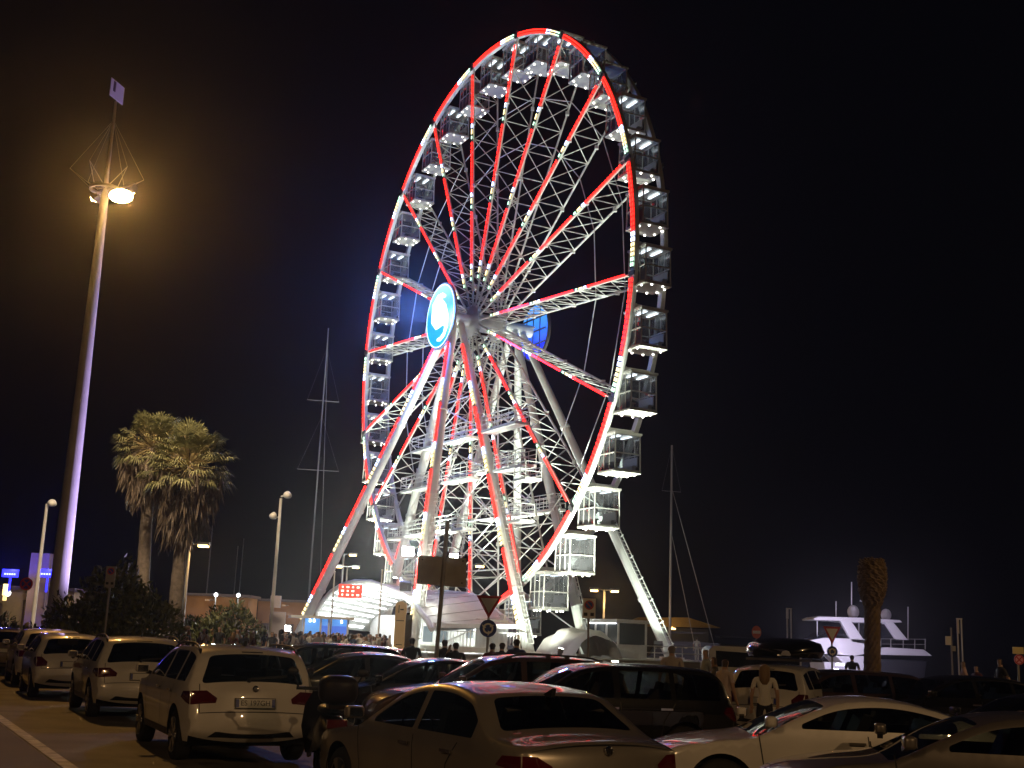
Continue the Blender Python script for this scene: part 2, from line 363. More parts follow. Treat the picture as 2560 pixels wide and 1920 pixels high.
# cross braces in both leg frames
mb = MB()
for w, ti in ((-1.1, -1.2), (4.05, 4.1)):
    zs = [2.5, 7, 11, 15, 18.5, 21.5]
    for z0, z1 in zip(zs[:-1], zs[1:]):
        f0 = 13.6*(1-(z0-.8)/27.2); f1 = 13.6*(1-(z1-.8)/27.2)
        n = 2 if z0 < 12 else 1
        for j in range(n):
            a0, a1 = -f0+2*f0*j/n, -f0+2*f0*(j+1)/n; b0, b1 = -f1+2*f1*j/n, -f1+2*f1*(j+1)/n
            mb.tube(gp(a0, z0, w), gp(b1, z1, w), .055, None, 6); mb.tube(gp(a1, z0, w), gp(b0, z1, w), .055, None, 6)
        mb.tube(gp(-f1, z1, w), gp(f1, z1, w), .06, None, 6)
mb.build('cross_brace', STEEL, fw_)
# ------------------------------------------------------------------ gondolas
GF = mat('gondola_frame', (.62, .61, .55), .4, noise=.08); GGL = veiled_glass('gondola_glass', (.74, .78, .80), .10)
SEAT = mat('gondola_seat', (.6, .61, .62), .5)
GW, GD, GH = 1.04, 1.03, 2.55                                # half width along T, half depth along N, height
def gondola_parts():
    r = {}
    fr = MB(); hz = -GH-.35                                  # local: x=T y=N z up, origin at the axle, cabin hangs below
    top, bot = -.35, -.35-GH
    for sx in (-1, 1):
        for sy in (-1, 1): fr.beam((sx*GW, sy*GD, bot), (sx*GW*.97, sy*GD*.97, top), .085)
    for sx in (-1, 1):
        for z in (bot+.06, bot+GH*.47, top-.06): fr.beam((sx*GW, -GD, z), (sx*GW, GD, z), .075)
    for sy in (-1, 1):
        for z in (bot+.06, bot+GH*.47, top-.06): fr.beam((-GW, sy*GD, z), (GW, sy*GD, z), .075)
        for x in (-.35, .35): fr.beam((x, sy*GD, bot), (x, sy*GD, top), .055)
    r['frame'] = fr.mesh('frame', GF)
    rf = MB(); rf.box((0, 0, top+.05), (2*GW+.16, 2*GD+.16, .14)); rf.box((0, 0, top+.19), (1.3, 1.0, .16)); r['roof'] = rf.mesh('roof', GF)
    fl = MB(); h = bot-.05
    pts = [(-1.14, -1.0), (-1.0, -1.14), (1.0, -1.14), (1.14, -1.0), (1.14, 1.0), (1.0, 1.14), (-1.0, 1.14), (-1.14, 1.0)]
    fl.prism([(x, y, h-.07) for x, y in pts], (0, 0, .12)); r['floor'] = fl.mesh('floor', mat('floor_cream', (.46, .46, .40), .5))
    g = MB()
    for sx in (-1, 1): g.add([(sx*(GW-.02), -GD, bot), (sx*(GW-.02), GD, bot), (sx*(GW-.02), GD, top), (sx*(GW-.02), -GD, top)], [(0, 1, 2, 3)])
    for sy in (-1, 1): g.add([(-GW, sy*(GD-.02), bot), (GW, sy*(GD-.02), bot), (GW, sy*(GD-.02), top), (-GW, sy*(GD-.02), top)], [(0, 1, 2, 3)])
    r['window_glass'] = g.mesh('window_glass', GGL)
    s = MB()
    for sy in (-1, 1):
        s.box((0, sy*.72, bot+.42), (1.7, .42, .08)); s.box((0, sy*.92, bot+.75), (1.7, .07, .6)); s.box((0, sy*.72, bot+.2), (1.4, .3, .38))
    r['bench'] = s.mesh('bench', SEAT)
    b = MB(); b.sphere((0, 0, 0), .085, 8); r['bulb'] = b.mesh('bulb', BULB)
    t = MB(); t.box((0, 0, 0), (1.2, .2, .05)); r['ceiling_light'] = t.mesh('ceiling_light', TUBE)
    hg = MB()
    hg.beam((0, -1.2, -.22), (0, 1.2, -.22), .22, .22); hg.box((.0, -.9, -.1), (.3, .14, .5)); hg.box((0, .9, -.1), (.3, .14, .5))
    r['hanger'] = hg.mesh('hanger', STEEL)
    return r
GP_ = gondola_parts()
BUL = [(-.95, -.45), (-.45, -.95), (.45, -.95), (.95, -.45), (.95, .45), (.45, .95), (-.45, .95), (-.95, .45)]
ORD = ['', 'second ', 'third ', 'fourth ', 'fifth ', 'sixth ', 'seventh ', 'eighth ', 'ninth ', 'tenth ', 'eleventh ', 'twelfth ', 'thirteenth ', 'fourteenth ', 'fifteenth ', 'sixteenth ', 'seventeenth ', 'eighteenth ']
def g_label(i, lit):
    # i counts clockwise from the topmost gondola
    c = 'brightly lit white gondola' if lit else 'dim white gondola'
    if i == 0: return c+' at the very top of the wheel'
    if i < 18: return f'{c}, {ORD[i-1] or "first "}after the topmost one going clockwise down the right'
    if i == 18: return c+' at the very bottom of the wheel'
    return f'{c}, {ORD[36-i-1] or "first "}after the topmost one going anticlockwise down the left'
gang = [PH0+step*(g//2+(.25 if g % 2 == 0 else .75)) for g in range(36)]
order = sorted(range(36), key=lambda g: (gang[g]+.08) % (2*PI))
unlit = {33, 35, 4, 5, 31, 17, 18, 19, 20, 21}
MEANZ = math.atan2(T[1], T[0])
for i, g in enumerate(order):
    a = gang[g]; p = rim_pt(a, 25, WB/2); lit = i not in unlit
    t = empty('gondola', p, MEANZ+random.uniform(-.01, .01), g_label(i, lit), 'gondola', 'gondolas hung around the wheel rim')
    def part(nm, loc=(0, 0, 0)):
        o = bpy.data.objects.new(nm, GP_[nm]); link(o, t); o.location = loc; return o
    for nm in ('frame', 'roof', 'floor', 'window_glass', 'bench', 'hanger'): part(nm)
    for x, y in BUL: part('bulb', (x, y, -.35-GH-.15))
    if lit:
        for y in (-.45, .45): part('ceiling_light', (.1, y, -.47))
# ================================================================== GROUND, DECK, WATER
ROADD = np.array([-.467, .884, 0]); ACR = np.array([.884, .467, 0])       # along the road, across it
ASPH = mat('asphalt', (.125, .11, .088), .7, noise=.45, nscale=.9, bump=.35, bscale=90)
ASPR = mat('road_asphalt', (.042, .033, .028), .7, noise=.4, nscale=.5, bump=.35, bscale=80)
LINE = mat('road_paint', (.42, .41, .37), .6, noise=.5, nscale=5)
PAVE = mat('paving', (.22, .2, .18), .7, noise=.15, nscale=2, bump=.2, bscale=25)
TAN = mat('tan_render', (.42, .37, .30), .7, noise=.1, nscale=1)
DECK = mat('deck_white', (.62, .62, .56), .5, noise=.06)
def gz(x, y):                                                # the car park dips a little towards the right
    s_ = lambda a, b, v: (lambda t: t*t*(3-2*t))(min(1, max(0, (v-a)/(b-a))))
    return -.12*s_(-3.6, .5, x+.5*(y-14))*s_(-9, 4, y)*(1-s_(20, 40, y))*(1-s_(12, 30, x))
QE = [(-420, -80, 0), tuple(gp(215, 0, 22)), tuple(gp(-18, 0, 22)), (-420, 126.8, 0)]      # quay edge runs along the deck
mb = MB(); X0, X1, Y0, Y1 = -30, 34, -12, 44
mb.grid([[(x, y, gz(x, y)) for x in np.arange(X0, X1+.1, 2)] for y in np.arange(Y0, Y1+.1, 2)])
HL = [(X0, Y0, 0), (X1, Y0, 0), (X1, Y1, 0), (X0, Y1, 0)]
mb.add(QE+HL, [(0, 1, 5, 4), (1, 2, 6, 5), (2, 3, 7, 6), (3, 0, 4, 7)]); mb.add([QE[1], QE[2], QE[3]]+[(p[0], p[1], -1.4) for p in QE[1:]], [(0, 1, 4, 3), (1, 2, 5, 4)])
tag(mb.build('ground', ASPH), kind='structure')
mb = MB(); mb.add([(-1500, -90, -1.3), (1500, -90, -1.3), (1500, 2500, -1.3), (-1500, 2500, -1.3)], [(0, 1, 2, 3)])
tag(mb.build('water', mat('sea', (.004, .006, .009), .12, bump=.4, bscale=.6)), kind='structure')
L0 = np.array([-9.03, 22.6, 0])                              # a point on the white edge line
def strip(name, m, o0, o1, s0, s1, z):
    mb = MB(); n = max(2, int((s1-s0)/1.5)); rows = []
    for i in range(n+1):
        s_ = s0+(s1-s0)*i/n; rows.append([p+Z*(z+gz(p[0], p[1])) for p in (L0+ACR*o0+ROADD*s_, L0+ACR*o1+ROADD*s_)])
    mb.grid(rows, smooth=False); return tag(mb.build(name, m), kind='structure')
strip('road', ASPR, -7.5, -.16, -40, 70, .004)
strip('road_marking', LINE, -.12, .05, -40, 70, .008)
strip('bay_marking', LINE, 4.55, 4.7, -40, 20, .008)
for k in range(-2, 4): strip('bay_marking', LINE, 6.9, 11.6, -9.0+2.55*k, -8.88+2.55*k, .008)
strip('pavement', PAVE, -11, -7.5, -40, 70, .12)
mb = MB(); mb.box(gp(1.5, .4, .8), (40, 26, .74), 0, (T, N, Z)); mb.box(gp(1.5, .79, .8), (40.4, 26.4, .07), 1, (T, N, Z))
tag(mb.build('wheel_deck', [TAN, DECK]), 'low tan and white deck that the Ferris wheel and its pavilion stand on', 'deck')

# ------------------------------------------------------------------ floodlights of the wheel
def floodlight(p, target, power, label, ang=70, col=(.93, 1, .88), lens=True, on=None, k=1):
    p = np.asarray(p, float); t = empty('floodlight', p, 0, label, 'floodlight', 'floodlights at the foot of the wheel')
    d = np.asarray(target, float)-p; d /= np.linalg.norm(d)
    mb = MB(); mb.beam(p, p+d*.28, .42*k, .34*k); mb.box(p-d*.06, (.3, .3, .3)); mb.build('housing', DSTEEL, t)
    mb = MB(); mb.beam(p+d*.281, p+d*.30, .36*k, .28*k); mb.build('lens', on or LENS, t)
    lamp('lamp', 'SPOT', p+d*.34, power, col, t, p+d*5, .12, math.radians(ang), .6)
    return t
LENS = mat('flood_lens', (.8, .8, .8), .3, emit=(.95, 1, .92), estr=60, sample=False)
FL = [((-6.5, 6.4, -3), (-4, 36, -.2), 4200), ((6.5, 6.2, -3), (4, 36, -.2), 4200), ((0, 6.6, -2.4), (0, 50, .8), 21000), ((-18.2, 1.1, -3), (-20, 24, 1.0), 22000),
      ((10, 1.1, 7.5), (2, 22, 2), 8500), ((-9, 1.1, 8), (-1, 20, 2), 7500), ((21, 1.1, -2.5), (22.5, 17, 1.0), 36000), ((0, 1.1, 9), (0, 40, 1.4), 30000), ((17.8, 1.1, -4.5), (14.5, 9, 1.2), 6500), ((23, .4, .5), (26.5, 36, 1.2), 52000), ((-19, .4, -4), (-25.5, 36, 1.2), 45000)]  # deck corner and both ground floods are added to brighten the gondolas
FLN = ['on the left of the pavilion roof', 'on the right of the pavilion roof', 'on the middle of the pavilion roof', 'behind the lit booth', 'beside the far right leg', 'behind the pavilion', 'below the right hand gondolas', 'at the back of the deck', 'added at the deck corner beside the covered machine', 'added on the ground off the right end of the deck', 'added on the ground off the left end of the deck']
for (a, b, pw), nm in zip(FL, FLN):
    floodlight(gp(a[0], a[1], a[2]), gp(*b), pw, f'white floodlight {nm}'+('' if 'ground' in nm else ', aimed up at the wheel'), 110 if 'gondolas' in nm or 'booth' in nm or 'corner' in nm else (52 if 'middle' in nm else (46 if 'ground' in nm else 72)))
f0 = floodlight(gp(9, 1.0, -13.3), gp(6, 4.5, -5), 6500, 'added white floodlight at the deck edge brightening the pavilion roof', 110)  # added flood, lifts the brightness of the vault panels
f1 = floodlight(at(1020, 1377, 90), at(1000, 1600, 60), 9000, 'glaring white floodlight high on the wheel frame left of the blank sign', 100, k=2.3)
f2 = floodlight(at(1135, 1391, 91), at(1130, 1600, 60), 350, 'smaller white floodlight just above the blank sign board', 100, k=1.6)
f3 = floodlight(at(1014, 1467, 82), at(1000, 1300, 95), 1600, 'white floodlight on top of the pavilion roof', 110, k=1.8)
f4 = floodlight(at(1646, 1615, 91.5), at(1658, 1480, 94), 3500, 'white floodlight at the foot of the far right leg', 100, k=1.5)
f5 = floodlight(at(718, 1570, 70), at(700, 1640, 30), 700, 'white lamp left of the blue booth', 140)

# ------------------------------------------------------------------ pavilion under the wheel
pv = empty('pavilion', gp(2, .8, -5), 0, 'white vaulted ticket pavilion with rows of lit strips and a red display', 'pavilion')
A_ = [(790, 1553), (797, 1528), (812, 1500), (832, 1478), (858, 1461), (887, 1453), (930, 1456), (970, 1467), (1010, 1484), (1046, 1508), (1075, 1538), (1090, 1575)]
def onw(x, y, w):                                            # point on the plane w = const of the wheel frame
    d = CF+CR*(x-1280)/FPX-CU*(y-960)/FPX; c = np.array([0, 0, CAMZ]); k = np.dot(HUB+N*w-c, N)/np.dot(d, N); return c+d*k
PA = [(-9.0, 2.4), (-8.5, 3.7), (-7.2, 4.5), (-5.4, 5.2), (-3.0, 5.7), (-.3, 5.9), (3.4, 5.75), (6.6, 5.3), (9.7, 4.65), (12.1, 3.9), (14.0, 3.0), (15.0, 2.3)]
PB = [(-15.3, 2.2), (-13.8, 3.2), (-12.0, 3.9), (-9.9, 4.5), (-7.9, 5.0), (-5.4, 5.4), (-2.6, 5.55), (1.2, 5.45), (5.0, 5.25), (7.4, 4.9), (10.0, 3.9), (13.0, 2.8)]
VW0, VW1 = -9.0, -1.6
def vault(i, f, dz=0):                                       # profile point i, fraction f from front arch to back arch
    a, b = PA[i], PB[i]; return gp(a[0]+(b[0]-a[0])*f, a[1]+(b[1]-a[1])*f+dz, VW0+(VW1-VW0)*f)
VAULT = mat('vault_panel', (.55, .53, .50), .45, noise=.1, nscale=.7)
VIN = mat('vault_lining', (.62, .64, .62), .5)
mb = MB()
for dz, mi in ((0, 0), (-.12, 1)):
    mb.grid([[vault(i, f, dz) for f in np.linspace(0, 1, 7)] for i in range(len(PA))], mi)
mb.build('roof', [VAULT, VIN], pv)
mb = MB(); pts = [vault(i, 0, -.05)-N*.05 for i in range(len(PA))]
for a, b in zip(pts[:-1], pts[1:]): mb.tube(a, b, .2, None, 8)
mb.build('arch_rim', WHITE, pv); mb = MB()
pts = [vault(i, 1, -.05)+N*.05 for i in range(len(PA))]
for a, b in zip(pts[:-1], pts[1:]): mb.tube(a, b, .14, None, 8)
mb.build('arch_rim', WHITE, pv)
mb = MB(); JO = mat('panel_joint', (.2, .18, .17), .6)
for i in np.arange(5.5, 11, .62):
    i0 = int(i); fr = i-i0
    def V(f): return vault(i0, f)*(1-fr)+vault(min(i0+1, 11), f)*fr+Z*.012
    mb.beam(V(.04), V(.97), .05, .02)
mb.build('panel_seam', JO, pv)
STRIPS = [(5.7, .03, .62), (5.2, .03, .78), (4.7, .03, .85), (4.2, .03, .92), (3.65, .03, .95), (3.1, .03, .95), (2.5, .03, .95), (1.95, .03, .93), (1.4, .05, .9), (.85, .05, .88), (.35, .05, .85)]
for q, (i, fa, fb) in enumerate(STRIPS):                     # lit strips along the inside of the vault
    i0 = int(i); fr = i-i0; mb = MB()
    def V(f, di=0): return vault(i0, f, -.17)*(1-fr)+vault(min(i0+1, 11), f, -.17)*fr
    c = np.array(V(0.5)); d = V(fb)-V(fa); d /= np.linalg.norm(d); nrm = np.cross(d, T); nrm /= np.linalg.norm(nrm)
    i1 = min(i0+1, 11); tang = vault(i1, .5)-vault(i0, .5); tang /= np.linalg.norm(tang); nn = np.cross(tang, d)
    mb.beam(V(fa), V(fb), .2, .05, 0, nn)
    mb.build('light_strip', LEDW, pv)
RP = mat('red_panel', (.4, .03, .02), .4, emit=(1, .05, .03), estr=1.7); RP2 = mat('red_panel_pixel', (.8, .7, .6), .4, emit=(1, .75, .6), estr=2.2)
mb = MB(); md = MB()
PAN0, PANX = gp(-5.6, 5.3, -8.2), (N*.9-T*.0); 
pX = N; pC = at(876, 1478, 86.0)
pX = np.array([1, .12, 0]); pX /= np.linalg.norm(pX); pY = np.array([0, .25, 1.]); pY -= pX*np.dot(pX, pY); pY /= np.linalg.norm(pY); pN = np.cross(pX, pY)
mb.box(pC, (1.65, .06, .95), 0, (pX, -pN, pY)); rp = mb.build('red_display', RP, pv)
for r_ in range(3):
    for c_ in range(4):
        if (r_, c_) != (1, 3): md.box(pC+pN*.04+pX*(-.55+.36*c_)+pY*(-.28+.28*r_), (.19 if (c_+r_) % 2 else .12, .03, .12), 0, (pX, -pN, pY))
md.build('display_pixel', RP2, rp)
# terrace with rails, walls and windows under the right half of the vault
mb = MB(); mb.box(gp(3, 1.0, -4.6), (24, 7, .35), 0, (T, N, Z)); mb.build('terrace', DECK, pv)
mb = MB(); mb.box(gp(-1.0, 2.2, -1.9), (26, .18, 2.7), 0, (T, N, Z)); mb.box(gp(12.4, 2.0, -3.2), (.18, 2.6, 2.4), 0, (T, N, Z))
mb.box(gp(3.5, 1.9, -4.6), (.2, 5.2, 2.0), 0, (T, N, Z)); mb.build('wall', WHITE, pv)
GRW = mat('grey_window', (.10, .12, .14), .15)
for u, w_, h in ((6.5, 1.2, 1.0), (8.8, 1.2, 1.0), (11, .9, 1.8), (-6, 1.0, 1.2)):
    mb = MB(); mb.box(gp(u, 2.3, -2.01), (w_, .06, h), 0, (T, N, Z)); f = mb.build('window', GRW, pv)
for w_ in (-4.2, -2.9): 
    mb = MB(); mb.box(gp(3.62, 2.0, w_), (.05, .8, 1.2), 0, (T, N, Z)); mb.build('window', GRW, pv)
mb = MB()
for k in range(26):
    w_ = -7.9+k*.26; mb.beam(gp(14.4, 1.15, w_), gp(14.4, 2.25, w_), .04)
mb.beam(gp(14.4, 2.25, -7.9), gp(14.4, 2.25, -1.4), .07); mb.beam(gp(14.4, 1.2, -7.9), gp(14.4, 1.2, -1.4), .05)
for k in range(9):
    mb.beam(gp(14.6, .85+.0*k, -8.2+k*.28), gp(14.6, 1.3+.12*k, -8.2+k*.28), .04)
mb.beam(gp(14.6, 1.3, -8.2), gp(14.6, 2.35, -5.9), .06); mb.build('railing', WHITE, pv)
mb = MB(); mb.beam(gp(14.9, 2.55, -8.8), gp(13.4, 2.75, -1.5), .22, .3); mb.build('eaves', WHITE, pv)
IN = [(1, 4.2, -5.5, 300), (11.5, 2.7, -4.5, 1100), (-6, 4.0, -5.5, 300)]
for u, z, w_, pw in IN:
    m_ = MB(); m_.box(gp(u, z+.08, w_), (.9, .25, .08), 0, (T, N, Z)); cl = m_.build('ceiling_light', LEDW, pv); lamp('lamp', 'POINT', gp(u, z-.15, w_), pw, (.93, 1, .97), cl, None, .2)
# blue booth left of the pavilion
bo = empty('ticket_booth', at(812, 1610, 76)*np.array([1, 1, 0])+Z*.0, 0, 'blue lit glass ticket booth with white frame in front of the white pavilion', 'booth')
BB = mat('booth_blue', (.10, .28, .6), .4, emit=(.10, .33, .85), estr=.75); BB2 = mat('booth_screen', (.1, .2, .6), .4, emit=(.05, .16, .75), estr=.7)
bc = at(812, 1600, 76); bc[2] = 0; bX = np.array([.97, .24, 0]); bY = np.array([-.24, .97, 0])
def B(x, y, z): return bc+bX*x+bY*y+Z*z
mb = MB(); mb.box(B(0, .9, 1.35), (2.6, 1.7, 2.5), 0, (bX, bY, Z)); mb.build('wall', BB, bo)
mb = MB()
for x in (-1.36, -.32, .18, 1.36): mb.box(B(x, -.02, 1.3), (.12, .14, 2.6), 0, (bX, bY, Z))
mb.box(B(0, -.02, .15), (2.8, .16, .3), 0, (bX, bY, Z)); mb.build('frame', WHITE, bo)
mb = MB(); mb.box(B(-.25, .7, 2.68), (3.9, 2.4, .16), 0, (bX, bY, Z)); mb.build('roof', WHITE, bo)
mb = MB(); mb.box(B(-.07, .03, 1.3), (.40, .06, 1.8), 0, (bX, bY, Z)); mb.box(B(.78, .03, 1.6), (1.0, .06, 1.2), 0, (bX, bY, Z)); mb.build('screen', BB2, bo)
mb = MB()
for x in (-1.0, -.75, .95): mb.tube(B(x, -.1, 2.56), B(x, -.16, 2.4), .05, .07, 8)
mb.build('spotlight', LEDW, bo)
for x, y0, y1, Y in ((829, 1490, 1600, 70), (949, 1470, 1600, 70)):
    p = at(x-4, y1, Y); p[2] = 0; q = p+Z*(5.2 if x < 900 else 5.4); mb = MB(); mb.tube(p, q, .055, .04, 8); mb.lathe(q, [(0, .08), (.06, .05), (.06, 0)], 8)
    tag(mb.build('flag_pole', WHITE), ('slim white pole in front of the blue booth' if x < 900 else 'slim white pole in front of the lit strips of the pavilion'), 'pole', 'slim poles in front of the pavilion')
# covered machine under the gondolas at the right
def sheet_cover(c, L, Wd, H):
    mb = MB(); rows = []
    for i in range(13):
        f = i/12; row = []
        for j in range(15):
            g = j/14; t = (g-.5)*2; h = H*(1-abs(t)**3.2)*(.72+.28*math.sin(PI*f)**.5)+.16*math.sin(f*9+t*4)+.1*math.sin(f*21+t*9)*(.3+abs(t))-.35*abs(math.sin(f*5.2+.6+t))*(1-abs(t))
            row.append(c+T*(f-.5)*L+N*(t*Wd/2*(1+.08*math.sin(f*23)))+Z*max(.0, h))
        rows.append(row)
    mb.grid(rows); return mb
cv = sheet_cover(gp(17.0, .82, 1.4), 5.2, 4.2, 2.1); o = cv.build('covered_machine', mat('tarpaulin', (.5, .48, .43), .6, bump=.5, bscale=3))
tag(o, 'machine under a draped pale tarpaulin below the lowest right hand gondolas', 'covered machine')
# white control cabin behind the cover
cb = empty('control_cabin', gp(14, .8, 5.2), 0, 'white control cabin with wide windows under the wheel', 'cabin')
mb = MB(); mb.box(gp(14.2, 1.3, 6.2), (4.6, 2.6, 1.0), 0, (T, N, Z)); mb.box(gp(14.2, 3.45, 6.2), (4.8, 2.8, .25), 0, (T, N, Z)); mb.build('wall', WHITE, cb)
mb = MB()
for u in (11.9, 13.4, 14.9, 16.5):
    for w_ in (5.0, 7.4): mb.box(gp(u, 2.5, w_), (.12, .12, 1.7), 0, (T, N, Z))
mb.build('frame', WHITE, cb)
mb = MB(); mb.box(gp(14.2, 2.5, 6.2), (4.4, 2.3, 1.6), 0, (T, N, Z)); mb.build('window', mat('cabin_window', (.08, .09, .1), .1), cb)
mb = MB(); mb.box(gp(14.2, 3.28, 5.0), (3.8, .1, .08), 0, (T, N, Z)); mb.build('light_strip', LEDW, cb)
# low white fence along the deck edge at the right
fe = empty('deck_fence', gp(18, .8, 12), 0, 'low white rail along the edge of the deck in front of the yellow tent', 'fence')
mb = MB(); a, b = gp(20.8, .82, 4), gp(20.8, .82, 13.4)
for h in (.5, .95): mb.beam(a+Z*h, b+Z*h, .07)
mb.build('rail', WHITE, fe); mb = MB()
for k in range(9): c = a+(b-a)*k/8; mb.beam(c, c+Z*.97, .07)
mb.build('post', WHITE, fe)
# yellow roofed stall
ts = empty('stall', at(1520, 1600, 118)*np.array([1, 1, 0]), 0, 'stall with a yellow lit hipped canopy and white posts right of the wheel', 'stall')
tc = at(1515, 1600, 118); tc[2] = 0
YEL = mat('yellow_canopy', (.75, .42, .05), .6)
mb = MB(); e = [tc+np.array([x, y, 2.9]) for x, y in ((-2.6, -2), (2.8, -2), (2.8, 2), (-2.6, 2))]; r_ = [tc+np.array([-1.5, 0, 3.9]), tc+np.array([1.2, 0, 3.9])]
mb.add(e+r_, [(0, 1, 5, 4), (1, 2, 5), (2, 3, 4, 5), (3, 0, 4)]); mb.add([p-Z*.0 for p in e]+[p-Z*.35 for p in e], [(0, 1, 5, 4), (1, 2, 6, 5), (2, 3, 7, 6), (3, 0, 4, 7)]); mb.build('canopy', YEL, ts)
mb = MB()
for x in (-2.4, -.9, .7, 2.5):
    for y in (-1.8, 1.8): mb.beam(tc+np.array([x, y, 0]), tc+np.array([x, y, 2.6]), .14)
mb.beam(tc+np.array([-2.5, -1.8, 2.55]), tc+np.array([2.6, -1.8, 2.55]), .16); mb.beam(tc+np.array([-2.5, -1.8, .9]), tc+np.array([2.6, -1.8, .9]), .12); mb.build('frame', WHITE, ts)
mb = MB(); mb.box(tc+np.array([0, .5, 1.2]), (4.6, .2, 2.2)); mb.build('back_panel', mat('brown_panel', (.16, .10, .04), .6), ts)
ml = MB(); ml.box(tc+np.array([0, -2.5, 2.3]), (.6, .1, .1)); cl = ml.build('lamp_bar', mat('warm_lamp', (.8, .6, .3), .4, emit=(1, .6, .2), estr=6), ts); lamp('lamp', 'POINT', tc+np.array([0, -3.4, 2.0]), 260, (1, .62, .2), cl, None, .15)
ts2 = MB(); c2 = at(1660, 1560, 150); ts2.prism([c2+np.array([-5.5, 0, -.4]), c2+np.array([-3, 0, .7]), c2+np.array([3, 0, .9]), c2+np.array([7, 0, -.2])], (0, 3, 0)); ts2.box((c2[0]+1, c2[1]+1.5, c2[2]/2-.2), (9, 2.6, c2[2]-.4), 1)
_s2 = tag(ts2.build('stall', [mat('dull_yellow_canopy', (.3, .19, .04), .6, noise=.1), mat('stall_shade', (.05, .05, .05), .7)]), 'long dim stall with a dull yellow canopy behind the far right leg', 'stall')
lb = MB(); lb.box(c2+np.array([1, -1.2, -.55]), (.5, .2, .2)); lb.beam(c2+np.array([1, -1.2, -.5]), c2+np.array([1, .2, -.3]), .06); lb = lb.build('lamp_bar', MATS['warm_lamp'], _s2); lamp('lamp', 'POINT', c2+np.array([1, -3, .3]), 60, (1, .62, .2), lb, None, .2)  # lamp bar and its light added to brighten the dull canopy
# ================================================================== STREET FURNITURE
SOD = mat('sodium_lens', (.9, .6, .2), .3, emit=(1, .60, .18), estr=160, sample=False)
SODS = mat('sodium_lens_far', (.9, .6, .2), .3, emit=(1, .62, .22), estr=9, sample=False)
GREYP = mat('grey_pole', (.30, .29, .27), .5, .2, noise=.12, nscale=2)
PALEP = mat('pale_pole', (.62, .60, .58), .45, noise=.1, nscale=1.5)
# light tower
tb = at(152, 1430, 45); tb[2] = 0
lt = empty('light_tower', tb, 0, 'tall pale light tower with star shaped crown, orange lamp and small flag', 'light tower')
mb = MB(); mb.lathe(tb, [(.36, 0), (.34, 2), (.24, 11), (.15, 18.3), (.10, 18.5), (.07, 19.2), (.05, 22.3), (0, 22.3)], 20); mb.build('pole', PALEP, lt)
zc = 19.1
mb = MB()
mb.lathe(tb+Z*(zc-.55), [(.62, -.06), (.62, .06), (.54, .06), (.54, -.06), (.62, -.06)], 18)
tips = []
for k in range(6):
    a = .35+k*PI/3; tip = tb+np.array([math.cos(a)*1.4, math.sin(a)*1.4, zc+.1]); tips.append(tip)
    for s_ in (-.3, .3):
        q = tb+np.array([math.cos(a+s_)*.6, math.sin(a+s_)*.6, zc-.5]); mb.tube(q, tip, .013, None, 5)
    mb.tube(tip, tb+Z*21.5, .008, None, 4); mb.tube(tb+Z*(zc-.5), tb+np.array([math.cos(a)*.6, math.sin(a)*.6, zc-.55]), .025, None, 5)
mb.build('crown_frame', GREYP, lt)
for k, (px, py, on) in enumerate([(303, 490, 1), (236, 497, 0), (330, 478, 0), (262, 476, 0)]):
    p = at(px, py, 45-.7*on+.6*(1-on)); f = np.array([.05, -1, -.45]) if on else (np.array([.35, .9, -.55]) if px > 300 else (np.array([-.8, .3, -.5]) if px < 250 else np.array([-.1, .95, -.5]))); f /= np.linalg.norm(f)
    mb = MB(); mb.beam(p, p-f*.3, .75 if on else .45, .42 if on else .3); hd = mb.build('lamp_head', DSTEEL, lt)
    mb = MB(); mb.tube(p-f*.2, tb+Z*(zc-.5), .03, None, 5); mb.build('arm', PALEP, hd)
    if True:
        mb = MB(); x = np.cross(f, Z); x /= np.linalg.norm(x); y = np.cross(x, f)
        rows = [[p+f*.02+(x*(.46 if on else .2)*math.cos(t)+y*(.27 if on else .13)*math.sin(t))*r+f*.12*(1-r) for t in np.linspace(0, 2*PI, 21)] for r in (1, .7, .35, .02)]
        mb.grid(rows); mb.build('lens', SOD, hd); lamp('lamp', 'SPOT', p+f*.3, 4200, (1, .48, .11), hd, p+f*5, .25, math.radians(118), .5) if on else lamp('lamp', 'SPOT', p+f*.3, {330: 9500, 262: 9000, 236: 1500}[px], (1, .74, .46), hd, tb+np.array([1.6, 13.5, 9]) if px == 330 else p+f*5, .2, math.radians(75), .7)
mb = MB(); fp = tb+Z*22.75; fX = np.array([.24, .97, 0]); fX /= np.linalg.norm(fX)
mb.box(fp, (.95, .03, .75), 0, (fX, np.array([-fX[1], fX[0], 0]), Z)); fl = mb.build('flag_plate', mat('flag_lilac', (.62, .6, .75), .5), lt)
mb = MB(); mb.box(fp-np.array([-fX[1], fX[0], 0])*.025-fX*.22+Z*.1, (.14, .02, .42), 0, (fX, np.array([-fX[1], fX[0], 0]), Z)); mb.build('flag_mark', mat('flag_dark', (.03, .02, .09), .6), fl)
up = tb+np.array([9.5, 2.6, .4]); mb = MB(); mb.box(up, (.4, .4, .3)); uh = mb.build('uplight', DSTEEL, lt); lamp('lamp', 'SPOT', up+Z*.3, 14000, (.60, .45, 1), uh, tb+Z*11, .1, math.radians(72), .4)

